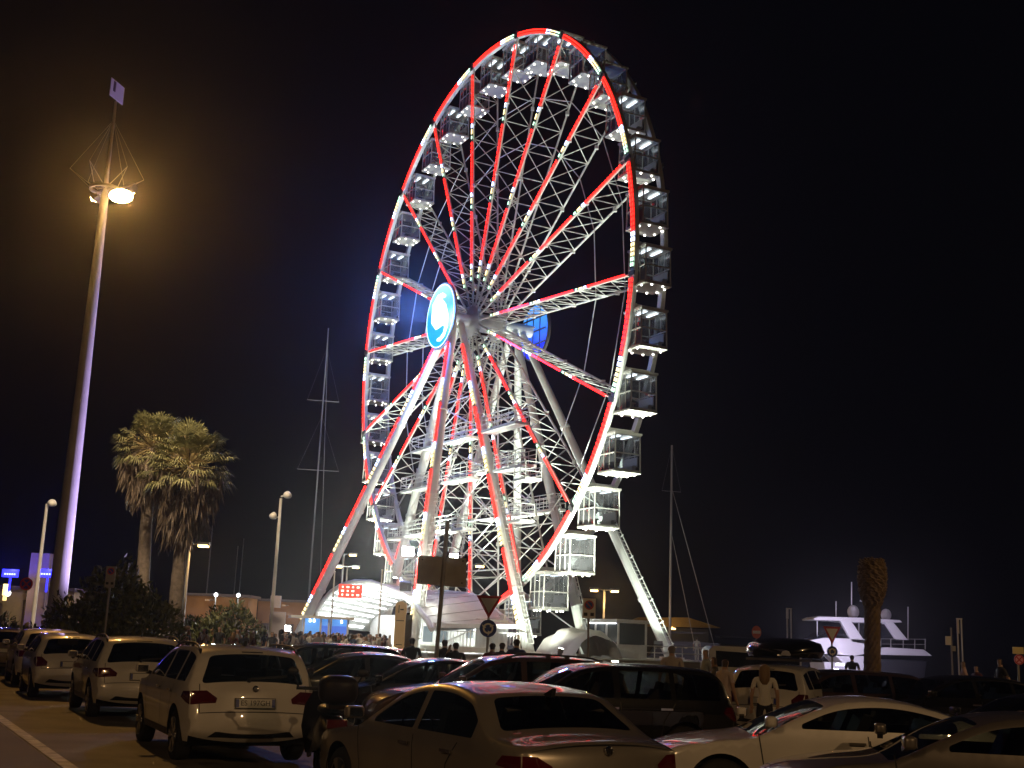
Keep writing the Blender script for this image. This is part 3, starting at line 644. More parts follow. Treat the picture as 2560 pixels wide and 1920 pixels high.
def street_lamp(base, h, label, double=False, lit=True, power=0, floods=None, col=(1, .6, .2), scale=1):
    t = empty('street_lamp', base, 0, label, 'street lamp', 'street lamps around the harbour'); base = np.asarray(base, float)
    mb = MB(); mb.lathe(base, [(.13*scale, 0), (.10*scale, .6), (.055*scale, h), (0, h)], 10); mb.build('pole', GREYP, t)
    heads = [(-1, 0, 0), (1, 0, 0)] if double else [(1, 0, 0)]
    for d in heads:
        d = np.array(d, float); p = base+Z*h+d*.45*scale
        mb = MB(); mb.tube(base+Z*(h-.05), p, .04*scale, None, 6); mb.beam(p-d*.1, p+d*.5*scale, .28*scale, .16*scale); hd = mb.build('lamp_head', DSTEEL, t)
        mb = MB(); mb.box(p+d*.2*scale-Z*.10*scale, (.46*scale, .30*scale, .10*scale)); mb.build('lens', SODS if lit else GREYP, hd)
        if power: lamp('lamp', 'POINT', p+d*.2-Z*.35, power, col, hd, None, .15)
    return t
# the lamp that lights the car park stands beside the road behind the photographer
street_lamp((-9.5, -5.5, 0), 10, 'street lamp beside the road', power=1500, col=(1, .58, .25))
street_lamp((10.5, -4.5, 0), 10, 'street lamp at the right hand edge of the car park', power=1800, col=(1, .60, .27))
street_lamp((24, 28, 0), 10, 'street lamp standing right of the car park', power=1500, col=(1, .62, .28))
street_lamp(ground(455, 75), 1.7+(1590-1384)/3000*75, 'lit orange street lamp right of the two palms', scale=1.3, power=150)
street_lamp(ground(1508, 115), 1.7+(1612-1478)/3000*115, 'lit twin headed street lamp right of the wheel', True, scale=1.5, power=400)
street_lamp(ground(857, 120), 1.7+(1586-1420)/3000*120, 'distant twin headed street lamp behind the left leg of the wheel', True, scale=1.3)
street_lamp(ground(846, 122), 1.7+(1586-1390)/3000*122, 'distant street lamp higher than its neighbour behind the left leg', False, scale=1.4)
street_lamp(ground(1163, 118), 1.7+(1598-1416)/3000*118, 'lit twin headed street lamp seen between the wheel chords', True, scale=1.7)
# loudspeaker / flood poles
def horn_pole(px, Y, top, label, ball):
    b = ground(px, Y); h = 1.7+(1603+(px-1280)*.0402-top)/3000*Y; t = empty('camera_pole', b, 0, label, 'pole', 'grey poles with floodlight heads')
    mb = MB(); mb.tube(b, b+Z*h, .11, .07, 10); mb.build('pole', PALEP, t)
    for dx, dz in ball:
        mb = MB(); c = b+Z*(h+dz)+np.array([dx, -.15, 0]); mb.tube(b+Z*(h+dz-.05), c, .04, None, 6); mb.lathe(c, [(0, .12), (.16, .1), (.2, -.02), (.24, -.16), (0, -.14)], 12, 0, (np.sign(dx)*.6, -.5, -.3)); mb.build('lamp_head', WHITE, t)
horn_pole(676, 62, 1252, 'grey pole with two small flood heads left of the wheel', [(.4, .15), (-.35, -.95)])
horn_pole(82, 60, 1265, 'grey pole with one flood head left of the light tower', [(.35, .0)])
mb = MB(); c = at(694, 1560, 62); mb.box((c[0], c[1], 1.6), (.75, .15, 2.2)); mb.box((c[0]-.2, c[1]+.1, 3.2), (.5, .3, .6))
tag(mb.build('info_panel', mat('lilac_panel', (.65, .6, .7), .5)), 'upright pale lilac panel beside the pole with two flood heads', 'panel')

# ------------------------------------------------------------------ signs
SGREY = mat('sign_back', (.36, .35, .31), .5, .2, noise=.15, nscale=3); SRED = mat('sign_red', (.45, .03, .03), .5); SWH = mat('sign_white', (.75, .73, .68), .5); SBLU = mat('sign_blue', (.02, .05, .25), .5); SBLK = mat('sign_black', (.02, .02, .02), .5); SYEL = mat('sign_yellow', (.6, .5, .22), .5)
def hz(px): return 1603+(px-1280)*.0402
def sign_post(px, Y, top, label, lean=0, r=.035):
    b = ground(px, Y); h = 1.7+(hz(px)-top)/3000*Y; t = empty('traffic_sign', b, 0, label, 'sign'); mb = MB(); mb.tube(b, b+Z*h+np.array([lean, 0, 0]), r, None, 10); mb.build('post', GREYP, t); return t, b, h
def zpx(px, y, Y): return 1.7+(hz(px)-y)/3000*Y
def plate(t, name, cen, poly, m, th=.02):
    mb = MB(); mb.prism([cen+np.array([x, 0, z]) for x, z in poly], (0, th, 0)); return mb.build(name, m, t)
def circ(r, n=24, sx=1): return [(math.cos(2*PI*i/n)*r*sx, math.sin(2*PI*i/n)*r) for i in range(n)]
def ring(t, name, cen, r0, r1, m, n=28):
    mb = MB(); mb.grid([[cen+np.array([math.cos(2*PI*i/n)*r, 0, math.sin(2*PI*i/n)*r]) for i in range(n+1)] for r in (r0, r1)], smooth=False); return mb.build(name, m, t)
# big blank board
t, b, h = sign_post(1089, 30, 1308, 'large blank grey sign board on a dark post in front of the wheel', .15, .055); t['category'] = 'sign'
c = b+np.array([.08, 0, zpx(1095, 1432, 30)]); ob = plate(t, 'board', c, [(-.62, .36), (.58, .33), (.60, -.39), (-.62, -.34)], SGREY, .03)
mb = MB(); [mb.lathe(c+np.array([x, -.005, z]), [(0, 0), (.02, 0), (.02, -.008), (0, -.01)], 8, 0, (0, 1, 0)) for x in (-.5, .5) for z in (.26, -.28)]; mb.build('bolt', SBLK, ob)
def yield_sign(px, Y, ytop, ybot, half, label, yc, rad, round_kind):
    t, b, h = sign_post(px, Y, ytop, label)
    zt, zb = zpx(px, ytop, Y), zpx(px, ybot, Y); hw = half/3000*Y
    y_ = plate(t, 'triangle', b+np.array([0, -.05, 0]), [(-hw, zt), (hw, zt), (0, zb)], SRED)
    k = .66; zc_ = zt-(zt-zb)/3; plate(y_, 'triangle_face', b+np.array([0, -.056, 0]), [(-hw*k, zc_+(zt-zc_)*k), (hw*k, zc_+(zt-zc_)*k), (0, zc_-(zc_-zb)*k)], SWH, .004)
    c = b+np.array([0, -.05, zpx(px, yc, Y)]); rr = rad/3000*Y; d = plate(t, 'disc', c, circ(rr), SBLU)
    ring(d, 'arrow_ring', c+np.array([0, -.008, 0]), rr*.42, rr*.62, SWH)
    for a in (.5, 2.6, 4.7):
        mb = MB(); mb.prism([c+np.array([math.cos(a+q)*rr*s_, -.012, math.sin(a+q)*rr*s_]) for q, s_ in ((0, .85), (0, .25), (.7, .52))], (0, .004, 0)); mb.build('arrow_head', SWH, d)
    return t
yield_sign(1219, 33, 1493, 1548, 32, 'give way triangle over a round roundabout sign in front of the pavilion', 1572, 21, 0)
yield_sign(2080, 45, 1569, 1612, 22, 'give way triangle over a round roundabout sign beside the white yacht', 1629, 13, 0)
def stop_panel(px, Y, y0, y1, hw, label, m, txt):
    t, b, h = sign_post(px, Y, y0, label); z0, z1 = zpx(px, y0, Y), zpx(px, y1, Y); w = hw/3000*Y
    p = plate(t, 'panel', b+np.array([0, -.05, 0]), [(-w, z1), (w, z1), (w, z0), (-w, z0)], m); r = w*.72; c = b+np.array([0, -.056, z0-w*1.0])
    ring(p, 'red_ring', c, r*.74, r, SRED); plate(p, 'blue_disc', c+np.array([0, .002, 0]), circ(r*.74), SBLU, .002)
    mb = MB(); mb.beam(c+np.array([-r*.6, -.004, r*.6]), c+np.array([r*.6, -.004, -r*.6]), r*.2, .003, 0, np.array([0, 1., 0])); mb.build('red_bar', SRED, p)
    mb = MB()
    for s_ in (-1, 1): mb.box(b+np.array([s_*w*.5, -.055, z1+(z0-z1)*.2]), (w*.55, .004, w*.5))
    mb.build('symbol', SBLK, p); return t
stop_panel(1470, 36, 1500, 1548, 16, 'no stopping panel with two small symbols right of the wheel', SWH, '')
stop_panel(264, 40, 1420, 1472, 12, 'no stopping panel in front of the large oleander bush', mat('sign_dull', (.3, .29, .26), .6), '')
t, b, h = sign_post(56, 38, 1447, 'no stopping disc with a red cross in front of the harbour building'); c = b+np.array([0, -.05, zpx(56, 1463, 38)]); d = plate(t, 'disc', c, circ(.2), SBLU); ring(d, 'red_ring', c+np.array([0, -.006, 0]), .15, .2, SRED)
mb = MB(); [mb.beam(c+np.array([-.14*s_, -.008, .14]), c+np.array([.14*s_, -.008, -.14]), .045, .003, 0, np.array([0, 1., 0])) for s_ in (-1, 1)]; mb.build('red_bar', SRED, d)
mb = MB(); mb.box(b+np.array([0, -.06, zpx(56, 1493, 38)]), (.1, .02, .2)); mb.build('small_plate', SWH, t)
t, b, h = sign_post(1891, 60, 1567, 'no entry sign with a white bar above the van roof box'); c = b+np.array([0, -.05, zpx(1891, 1582, 60)]); d = plate(t, 'disc', c, circ(.31, 24, .75), mat('sign_orange_red', (.6, .12, .05), .5)); plate(d, 'white_bar', c+np.array([0, -.008, 0]), [(-.19, -.07), (.19, -.07), (.19, .07), (-.19, .07)], SWH, .004)
t, b, h = sign_post(2545, 40, 1620, 'yellow plate above a round pink sign at the right edge'); plate(t, 'plate', b+np.array([0, -.05, zpx(2545, 1627, 40)]), [(-.18, .11), (.18, .11), (.18, -.11), (-.18, -.11)], SYEL)
c = b+np.array([.02, -.05, zpx(2545, 1649, 40)]); d = plate(t, 'disc', c, circ(.165), mat('sign_pink', (.7, .35, .45), .5)); ring(d, 'red_ring', c+np.array([0, -.006, 0]), .12, .16, SRED)
mb = MB(); [mb.beam(c+np.array([-.1*s_, -.008, .1]), c+np.array([.1*s_, -.008, -.1]), .04, .003, 0, np.array([0, 1., 0])) for s_ in (-1, 1)]; mb.build('red_bar', SRED, d)
t, b, h = sign_post(2380, 48, 1572, 'small white board on a post left of the tall twin post'); plate(t, 'board', b+np.array([-.13, -.05, zpx(2380, 1604, 48)]), [(-.12, .18), (.1, .18), (.1, -.16), (-.12, -.16)], SWH); plate(t, 'small_plate', b+np.array([.08, -.05, zpx(2380, 1622, 48)]), [(-.06, .1), (.06, .1), (.06, -.1), (-.06, -.1)], SGREY)
for px, Y, y0, lab in ((1975, 75, 1526, 'tall white twin post left of the white yacht'), (2403, 52, 1552, 'tall white twin post right of the white yacht')):
    b = ground(px, Y); h = zpx(px, y0, Y); s_ = Y/52; t = empty('twin_post', b, 0, lab, 'post', 'tall white twin posts'); mb = MB()
    mb.beam(b+np.array([-.11*s_, 0, 0]), b+np.array([-.11*s_, 0, h]), .05*s_); mb.beam(b+np.array([.06*s_, 0, 0]), b+np.array([.06*s_, 0, h]), .05*s_); mb.build('post', SWH, t); mb = MB(); mb.box(b+np.array([-.025*s_, 0, h+.02]), (.24*s_, .08*s_, .06)); mb.box(b+np.array([-.11*s_, -.05, h-.3]), (.10*s_, .03, .6)); mb.build('cap', SWH, t)
# tan totem with writing
b = ground(998, 48); t = empty('totem', b, 0, 'tan upright information totem with rounded top in front of the pavilion', 'totem')
z1 = zpx(998, 1506, 48); hw = .21
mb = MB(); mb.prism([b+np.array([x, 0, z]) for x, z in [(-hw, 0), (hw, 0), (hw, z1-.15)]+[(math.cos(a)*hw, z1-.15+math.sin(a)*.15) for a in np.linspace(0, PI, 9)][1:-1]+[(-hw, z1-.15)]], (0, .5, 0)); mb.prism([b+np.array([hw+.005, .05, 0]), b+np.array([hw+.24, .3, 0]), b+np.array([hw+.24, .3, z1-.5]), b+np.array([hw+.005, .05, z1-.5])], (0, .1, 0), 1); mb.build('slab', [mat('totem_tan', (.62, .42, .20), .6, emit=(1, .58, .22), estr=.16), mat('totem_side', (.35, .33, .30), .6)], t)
mb = MB(); TB = mat('totem_ink', (.10, .06, .02), .6)
for z, w in ((.52, .26), (.62, .20), (.72, .28), (.82, .18), (.92, .26), (1.05, .24), (z1-.75, .30)): mb.box(b+np.array([0, -.006, z+.35 if z < 1.1 else z]), (w, .006, .03))
mb.beam(b+np.array([-.07, -.006, z1-.15]), b+np.array([-.07, -.006, z1-.45]), .03, .006, 0, np.array([0, 1., 0])); mb.box(b+np.array([.05, -.006, z1-.32]), (.14, .006, .05)); mb.build('lettering', TB, t)

# ================================================================== BOATS
MAST = mat('mast', (.30, .29, .28), .4, .4)
def sailboat(px, Y, y0, label, spread, stays, lean=0, th=.13):
    b = ground(px, Y, -1.2); h = zpx(px, y0, Y)+1.2; t = empty('sailboat', b, 0, label, 'sailboat', 'sailing boats in the marina')
    mb = MB(); rows = []
    for i in range(9):
        f = i/8; x = (f-.5)*12; wd = 1.8*math.sin(PI*min(1, f*.9+.08))**.6; rows.append([b+np.array([x, yy*wd, z_]) for yy, z_ in ((-1, 1.3), (-.8, .3), (0, -.1), (.8, .3), (1, 1.3), (0, 1.38))])
    mb.grid(rows, close=True); mb.build('hull', mat('hull_grey', (.25, .25, .27), .4), t)
    mb = MB(); mb.box(b+np.array([0, 0, 1.6]), (4, 1.8, .5)); mb.build('cabin', mat('hull_grey', (.25, .25, .27), .4), t)
    mb = MB(); mb.tube(b+Z*1.3, b+Z*h, th, th*.75, 8)
    for z_, w in spread: mb.tube(b+np.array([-w, -.3, z_]), b+np.array([w, .3, z_]), .03, None, 5)
    mb.build('mast', MAST, t)
    mb = MB()
    for x, z_ in stays: mb.tube(b+np.array([x, 0, 1.3]), b+Z*(z_), .035, None, 5)
    for z_, w in spread:
        for s_ in (-1, 1): mb.tube(b+np.array([s_*w, s_*.3, z_]), b+Z*min(h, z_+6), .009, None, 4)
    mb.build('rigging', MAST, t)
sailboat(765, 130, 812, 'sailing boat with the tallest pale mast, left of the wheel', [(zpx(765, 1003, 130)+1.2, 1.7), (zpx(765, 1181, 130)+1.2, 2.2)], [(1.4, 36)], 0, .10)
sailboat(1674, 122, 1118, 'sailing boat with a thick grey mast and two stays, right of the wheel', [(zpx(1674, 1235, 122)+1.2, 1.0)], [(5.0, 19), (2.9, 14.5)], 0, .15)
sailboat(508, 150, 1320, 'sailing boat with a thin mast right of the palms', [], [], 0, .09)
sailboat(577, 190, 1370, 'sailing boat with a short faint mast behind the small bush', [], [], 0, .08)
sailboat(590, 196, 1352, 'sailing boat with a faint mast just right of its shorter neighbour', [], [], 0, .08)
# white motor yacht
yb = ground(2150, 105, -1.2); yt = empty('yacht', yb, 0, 'white motor yacht with hardtop, two domes and lilac light behind the palm trunk', 'yacht')
YW = mat('gelcoat', (.72, .70, .74), .3); YD = mat('yacht_window', (.03, .03, .05), .1)
def Yp(px, y, dy=0): return at(px, y, 105+dy)
def slab(name, poly, dep, m, parent=yt, dy=0):
    mb = MB(); mb.prism([Yp(x, y, dy) for x, y in poly], (0, dep, 0)); return mb.build(name, m, parent, .04)
slab('hull', [(2060, 1655), (2172, 1660), (2172, 1760), (2075, 1760)], 5, YW, dy=.6); slab('stern', [(2174, 1648), (2318, 1652), (2300, 1760), (2174, 1760)], 4.4, mat('stern_shade', (.03, .03, .04), .4), dy=.8)  # stern block coloured dark for the shade under the aft deck
slab('deck_house', [(2028, 1600), (2060, 1594), (2165, 1598), (2172, 1632), (2140, 1640), (2052, 1634), (2024, 1612)], 4.6, YW)
slab('aft_deck', [(2195, 1622), (2215, 1618), (2310, 1624), (2331, 1640), (2200, 1637)], 4.6, YW)
slab('lower_house', [(2090, 1640), (2160, 1640), (2160, 1680), (2130, 1680)], 4.2, YW, dy=.3)
slab('hardtop', [(2034, 1546), (2046, 1541), (2150, 1544), (2250, 1550), (2256, 1556), (2140, 1556), (2100, 1552), (2036, 1550)], 4.2, YW)
slab('arch', [(2101, 1552), (2128, 1552), (2168, 1612), (2130, 1605)], .5, YW); slab('arch', [(2101, 1552), (2128, 1552), (2168, 1612), (2130, 1605)], .5, YW, dy=4.0)
slab('arch', [(2212, 1556), (2234, 1556), (2270, 1600), (2240, 1598)], .5, YW)
slab('windscreen', [(2032, 1598), (2062, 1580), (2130, 1590), (2126, 1600)], 4, glass('yacht_glass', (.3, .33, .4), .1), dy=.3)
for px, y, r in ((2133, 1530, .52), (2215, 1537, .46)):
    mb = MB(); c = Yp(px, y, 2); mb.sphere(c, r, 14, 0, (1, 1, 1.15)); mb.tube(c-Z*r, c-Z*(r+.35), r*.7, r*.9, 12); mb.build('radar_dome', YW, yt)
mb = MB()
for px, y0, y1 in ((2043, 1548, 1600), (2090, 1503, 1548), (2129, 1455, 1512), (2147, 1555, 1605), (2270, 1517, 1600)): mb.tube(Yp(px, y1, 1), Yp(px, y0, 1), .05, None, 6)
mb.tube(Yp(2150, 1502, 2), Yp(2168, 1502, 2), .09, None, 6); mb.build('antenna', YW, yt)
mb = MB()
for px in (2202, 2227, 2258, 2287, 2313): mb.tube(Yp(px, 1624, .2), Yp(px, 1597, .2), .035, None, 6)
mb.tube(Yp(2200, 1597, .2), Yp(2314, 1598, .2), .035, None, 6); mb.tube(Yp(2200, 1610, .2), Yp(2314, 1611, .2), .025, None, 6); mb.build('railing', MAST, yt)
mb = MB(); mb.box(Yp(2100, 1661, -3), (.6, .3, .2)); uh = mb.build('deck_light', LEDW, yt); lamp('lamp', 'POINT', Yp(2088, 1628, -6), 1500, (.80, .72, 1), uh, None, .3)
mb = MB(); mb.box(Yp(2200, 1700, -3), (.4, .3, .2)); uh = mb.build('deck_light', LEDW, yt); lamp('lamp', 'POINT', Yp(2190, 1560, -7), 500, (.85, .75, 1), uh, None, .3)
# dark motor boats beyond the deck, a few lit windows
for px, Y, w, lab in ((1755, 140, 16, 'dark motor cruiser moored left of the no entry sign'), (1880, 165, 15, 'dark motor cruiser with dotted cabin lights behind the no entry sign')):
    b = ground(px, Y, -1.2); t = empty('motor_boat', b, 0, lab, 'motor boat', 'dark boats in the marina'); DK = mat('dark_hull', (.035, .035, .04), .35)
    mb = MB(); mb.prism([b+np.array([x*w, -2, z_]) for x, z_ in ((-.5, .2), (.42, .2), (.52, 2.2), (-.5, 1.9))], (0, 4, 0)); mb.build('hull', DK, t)
    mb = MB(); mb.prism([b+np.array([x*w, -1.6, z_]) for x, z_ in ((-.38, 1.95), (.22, 2.05), (.1, 3.6), (-.3, 3.7))], (0, 3.2, 0)); mb.prism([b+np.array([x*w, -1.5, z_]) for x, z_ in ((-.3, 4.5), (.0, 4.6), (.03, 4.75), (-.32, 4.7))], (0, 3, 0)); mb.build('deck_house', DK, t)
    mb = MB()
    for k in range(6): mb.box(b+np.array([(-.28+.075*k)*w, -1.63, 3.0]), (.3 if k % 3 else .6, .03, .14))
    mb.build('window', mat('boat_light', (.8, .6, .3), .4, emit=(1, .75, .42), estr=.5, sample=False), t)

# ================================================================== BUILDINGS AT THE LEFT AND BEHIND
bl = empty('harbour_building', ground(70, 85), 0, 'low harbour building with blue lit roof sign, beside the light tower', 'building')
g0 = ground(50, 85); CRM = mat('cream_render', (.45, .36, .22), .7, noise=.1); 
mb = MB(); mb.box(g0+np.array([-1.4, 3, 1.75+.2]), (9.5, 5, 3.9)); mb.build('wall', CRM, bl)
c = at(84, 1460, 80); mb = MB(); mb.box((c[0], c[1]+1.2, 3.1), (1.25, 1.25, 6.2)); mb.build('pillar', mat('mauve_render', (.24, .17, .16), .7, noise=.08), bl)
mb = MB(); mb.box(g0+np.array([-1.4, 2.8, 4.0]), (9.8, 5.6, .25)); mb.build('roof', mat('roof_dark', (.08, .06, .09), .6), bl)
BLU = mat('blue_neon', (.05, .05, .4), .4, emit=(.03, .03, 1), estr=2.2); BLW = mat('neon_text', (.5, .5, .8), .4, emit=(.4, .5, 1), estr=2.5)
for px, w in ((26, .9), (119, 1.0)):
    c = at(px, 1433, 78.5); mb = MB(); mb.box(c, (w*1.15, .12, .5)); mb.box(c+np.array([0, .1, -.6]), (.1, .1, 1.2)); s_ = mb.build('lit_sign', BLU, bl); mb = MB(); [mb.box(c+np.array([(-.34+.17*k)*w, -.08, -.06]), (.10, .03, .10)) for k in range(5)]; mb.build('sign_pixel', BLW, s_)
    lamp('lamp', 'POINT', c+np.array([0, -.6, .35]), 300, (.05, .05, 1), s_, None, .1)
for px, y, w, h, e in ((13, 1474, .30, .75, 3.0), (12, 1492, .25, .5, 2.0), (108, 1510, .35, .9, .8)):
    c = at(px, y, 82.4); mb = MB(); mb.box(c, (w, .05, h)); mb.build('window', mat('warm_window%d' % px, (.8, .6, .3), .4, emit=(1, .68, .25), estr=e), bl)
c = at(20, 1483, 80); mb = MB(); mb.sphere(c, .2, 8); o = mb.build('globe_lamp', LEDW, bl)
lamp('lamp', 'POINT', c+np.array([.5, -.8, .1]), 60, (1, .75, .4), o, None, .1)
# long low quay sheds lit orange
ORW = mat('orange_wall', (.42, .24, .10), .7, noise=.2, nscale=.5)
for px0, px1, Y, zt, lab in ((440, 615, 110, 4.6, 'long low shed lit orange right of the palms'), (640, 790, 120, 4.6, 'long low shed lit orange behind the pole with two flood heads')):
    a, b = ground(px0, Y), ground(px1, Y); t = empty('quay_shed', (a+b)/2, 0, lab, 'shed', 'low sheds along the quay'); L = b[0]-a[0]
    mb = MB(); mb.box((a+b)/2+np.array([0, 2, zt/2]), (L, 4, zt)); mb.build('wall', ORW, t); mb = MB(); mb.box((a+b)/2+np.array([0, 1.9, zt+.12]), (L+.5, 4.8, .24)); mb.build('roof', mat('roof_grey', (.15, .13, .11), .6), t)
    mb = MB(); n = 3
    for k in range(n): mb.box((a+b)/2+np.array([L*(-.3+.3*k), -.03, 1.3]), (1.4, .1, 2.4))
    mb.build('door', mat('shed_door', (.12, .10, .09), .6), t)
    ml = MB(); c = (a+b)/2+np.array([0, -2.2, zt-.4]); ml.box(c, (.4, .3, .15)); ml.beam(c+np.array([0, .1, 0]), c+np.array([0, 2.2, .1]), .08); q = ml.build('wall_lamp', GREYP, t); lamp('lamp', 'POINT', c-Z*.4-np.array([0, 1.5, 0]), 60, (1, .5, .14), q, None, .2)
for px, y, Y in ((540, 1487, 78), (596, 1488, 80)):
    c = at(px, y, Y); b = np.array([c[0], c[1], 0]); t = empty('garden_lamp', b, 0, 'small white lamp above the small bush, the '+('left' if px < 560 else 'right')+' one of two', 'lamp', 'small white lamps by the bush'); mb = MB(); mb.tube(b, c, .05, .04, 8); mb.build('pole', GREYP, t); mb = MB(); mb.sphere(c, .13, 10); g = mb.build('globe', LEDW, t); lamp('lamp', 'POINT', c-np.array([0, .3, 0]), 40, (.85, .95, 1), g, None, .12)
# ================================================================== PALMS AND BUSHES
def leafmat(name, c, c2): 
    m = mat(name, c, .6, noise=0); nt = m.node_tree; b = nt.nodes['Principled BSDF']; tc = nt.nodes.new('ShaderNodeTexCoord'); n = nt.nodes.new('ShaderNodeTexNoise'); n.inputs['Scale'].default_value = 1.7; n.inputs['Detail'].default_value = 5
    r = nt.nodes.new('ShaderNodeValToRGB'); r.color_ramp.elements[0].position = .35; r.color_ramp.elements[1].position = .65; r.color_ramp.elements[0].color = (*c, 1); r.color_ramp.elements[1].color = (*c2, 1)
    nt.links.new(tc.outputs['Object'], n.inputs['Vector']); nt.links.new(n.outputs[0], r.inputs[0]); nt.links.new(r.outputs[0], b.inputs['Base Color']); return m
PALM = leafmat('palm_leaf', (.085, .09, .035), (.24, .23, .10)); DEAD = leafmat('dead_frond', (.085, .065, .048), (.19, .145, .105)); PST = mat('palm_petiole', (.28, .22, .10), .5)
BARK = mat('palm_bark', (.15, .12, .095), .85, noise=.3, nscale=6, bump=.9, bscale=14)
rng = random.Random(3)
def fan(mb, p, d, droop, size, n=15, mi=0, pet=.8, pmi=1):
    d = d/np.linalg.norm(d); s_ = np.cross(d, Z); s_ /= max(1e-6, np.linalg.norm(s_)); u = np.cross(s_, d)
    q = p+d*pet-Z*droop*.25; mb.tube(p, q, .03, .018, 4, pmi)
    for k in range(n):
        a = (k/(n-1)-.5)*3.6*.9; dr = d*math.cos(a)+s_*math.sin(a); L = size*(1-.25*abs(a)/1.6)*rng.uniform(.85, 1.1)
        e = q+dr*L*.62+u*.06*math.cos(a*5); t = q+dr*L-Z*droop*L*.42*rng.uniform(.6, 1.3); w = np.cross(dr, u); w = w/np.linalg.norm(w)*.045*size
        mb.add([q, e-w, e+w, t], [(0, 1, 3, 2)], mi)
def washingtonia(px, Y, hcrown, name_label, rc, skirt, sk_r, lean=0, nl=70, seed=1):
    global rng; rng = random.Random(seed)
    b = ground(px, Y); t = empty('palm_tree', b, 0, name_label, 'palm tree', 'palms by the harbour'); mb = MB()
    top = b+Z*hcrown+np.array([lean, 0, 0]); rows = []
    for i in range(26):
        f = i/25; c = b+(top-b)*f+np.array([lean*.25*math.sin(PI*f), 0, 0]); r = .36*(1-.35*f)+.10*max(0, 1-f*9)+.015*(i % 2)
        rows.append([c+np.array([math.cos(2*PI*j/14)*r, math.sin(2*PI*j/14)*r, 0]) for j in range(14)])
    mb.grid(rows, close=True); mb.build('trunk', BARK, t)
    mb = MB()
    for k in range(nl):
        el = rng.uniform(-.45, 1.35); az = rng.uniform(0, 2*PI); d = np.array([math.cos(az)*math.cos(el), math.sin(az)*math.cos(el), math.sin(el)])
        fan(mb, top+d*.15, d, .9-el*.35, rc*rng.uniform(.28, .38), 15, 0, rc*rng.uniform(.42, .78))
    mb.build('crown', [PALM, PST], t)
    mb = MB()
    for k in range(int(nl*1.2)):                              # skirt of dead fronds hanging along the trunk
        f = rng.random()**.8; az = rng.uniform(0, 2*PI); rr = sk_r*(1-.55*f)*rng.uniform(.45, 1); c = top-Z*(f*skirt*.8-.3)
        p = c+np.array([math.cos(az)*.25, math.sin(az)*.25, 0]); d = np.array([math.cos(az)*rr, math.sin(az)*rr, -rng.uniform(.3, 1.1)])
        q = p+d; mb.tube(p, q, .02, .012, 3)
        for j in range(8):
            e = q+np.array([rng.uniform(-.3, .3), rng.uniform(-.3, .3), -rng.uniform(.5, 1.2)]); w = np.array([rng.uniform(-1, 1), rng.uniform(-1, 1), 0])*.045; m_ = (q+e)/2
            mb.add([q, m_-w, m_+w, e], [(0, 1, 3, 2)])
    mb.build('dead_frond_skirt', DEAD, t); return t
washingtonia(360, 58, 10.2, 'left fan palm with a ball shaped crown and a short skirt on a slim trunk', 2.05, 2.1, 1.2, -.45, 150, 4)
washingtonia(437, 56, 9.1, 'right fan palm with a long shaggy skirt of dead fronds', 2.2, 3.2, 1.5, -.1, 165, 9)
# palm with the crown cut away
b = ground(2178, 38); t = empty('palm_tree', b, 0, 'bare palm trunk with swollen pruned head, in front of the white yacht', 'palm tree'); rng = random.Random(5)
mb = MB(); h = zpx(2178, 1402, 38); rows = []
prof = [(0, 1.0), (.18, .85), (.3, .5), (.5, .30), (1.2, .255), (2.2, .235), (h-1.55, .24), (h-1.3, .30), (h-1.05, .39), (h-.7, .42), (h-.3, .41), (h-.08, .32), (h, .1)]
for i in range(70):
    z_ = h*i/69; r = np.interp(z_, [p[0] for p in prof], [p[1] for p in prof]); big = z_ > h-1.45
    rows.append([b+np.array([.1*(z_/h)+math.cos(2*PI*j/22)*(r+(.035 if (i//2+j) % 2 else -.01)*(1.6 if big else .6)*rng.uniform(.3, 1)), math.sin(2*PI*j/22)*(r+(.035 if (i//2+j) % 2 else -.01)*(1.6 if big else .6)), z_]) for j in range(22)])
mb.grid(rows, close=True, smooth=False)
for k in range(260):                                          # stubs of the cut fronds
    a = rng.uniform(0, 2*PI); z_ = h-1.4+1.35*rng.random(); r = np.interp(z_, [p[0] for p in prof], [p[1] for p in prof]); c = b+np.array([.1+math.cos(a)*r*.95, math.sin(a)*r*.95, z_]); d = np.array([math.cos(a)*.6, math.sin(a)*.6, .75])
    mb.beam(c, c+d*rng.uniform(.05, .12), .07, .03, 1)
mb.build('trunk', [mat('cut_palm_bark', (.17, .115, .06), .85, noise=.3, nscale=7, bump=.8, bscale=18), mat('frond_stub', (.26, .18, .09), .8, noise=.25, nscale=9)], t)
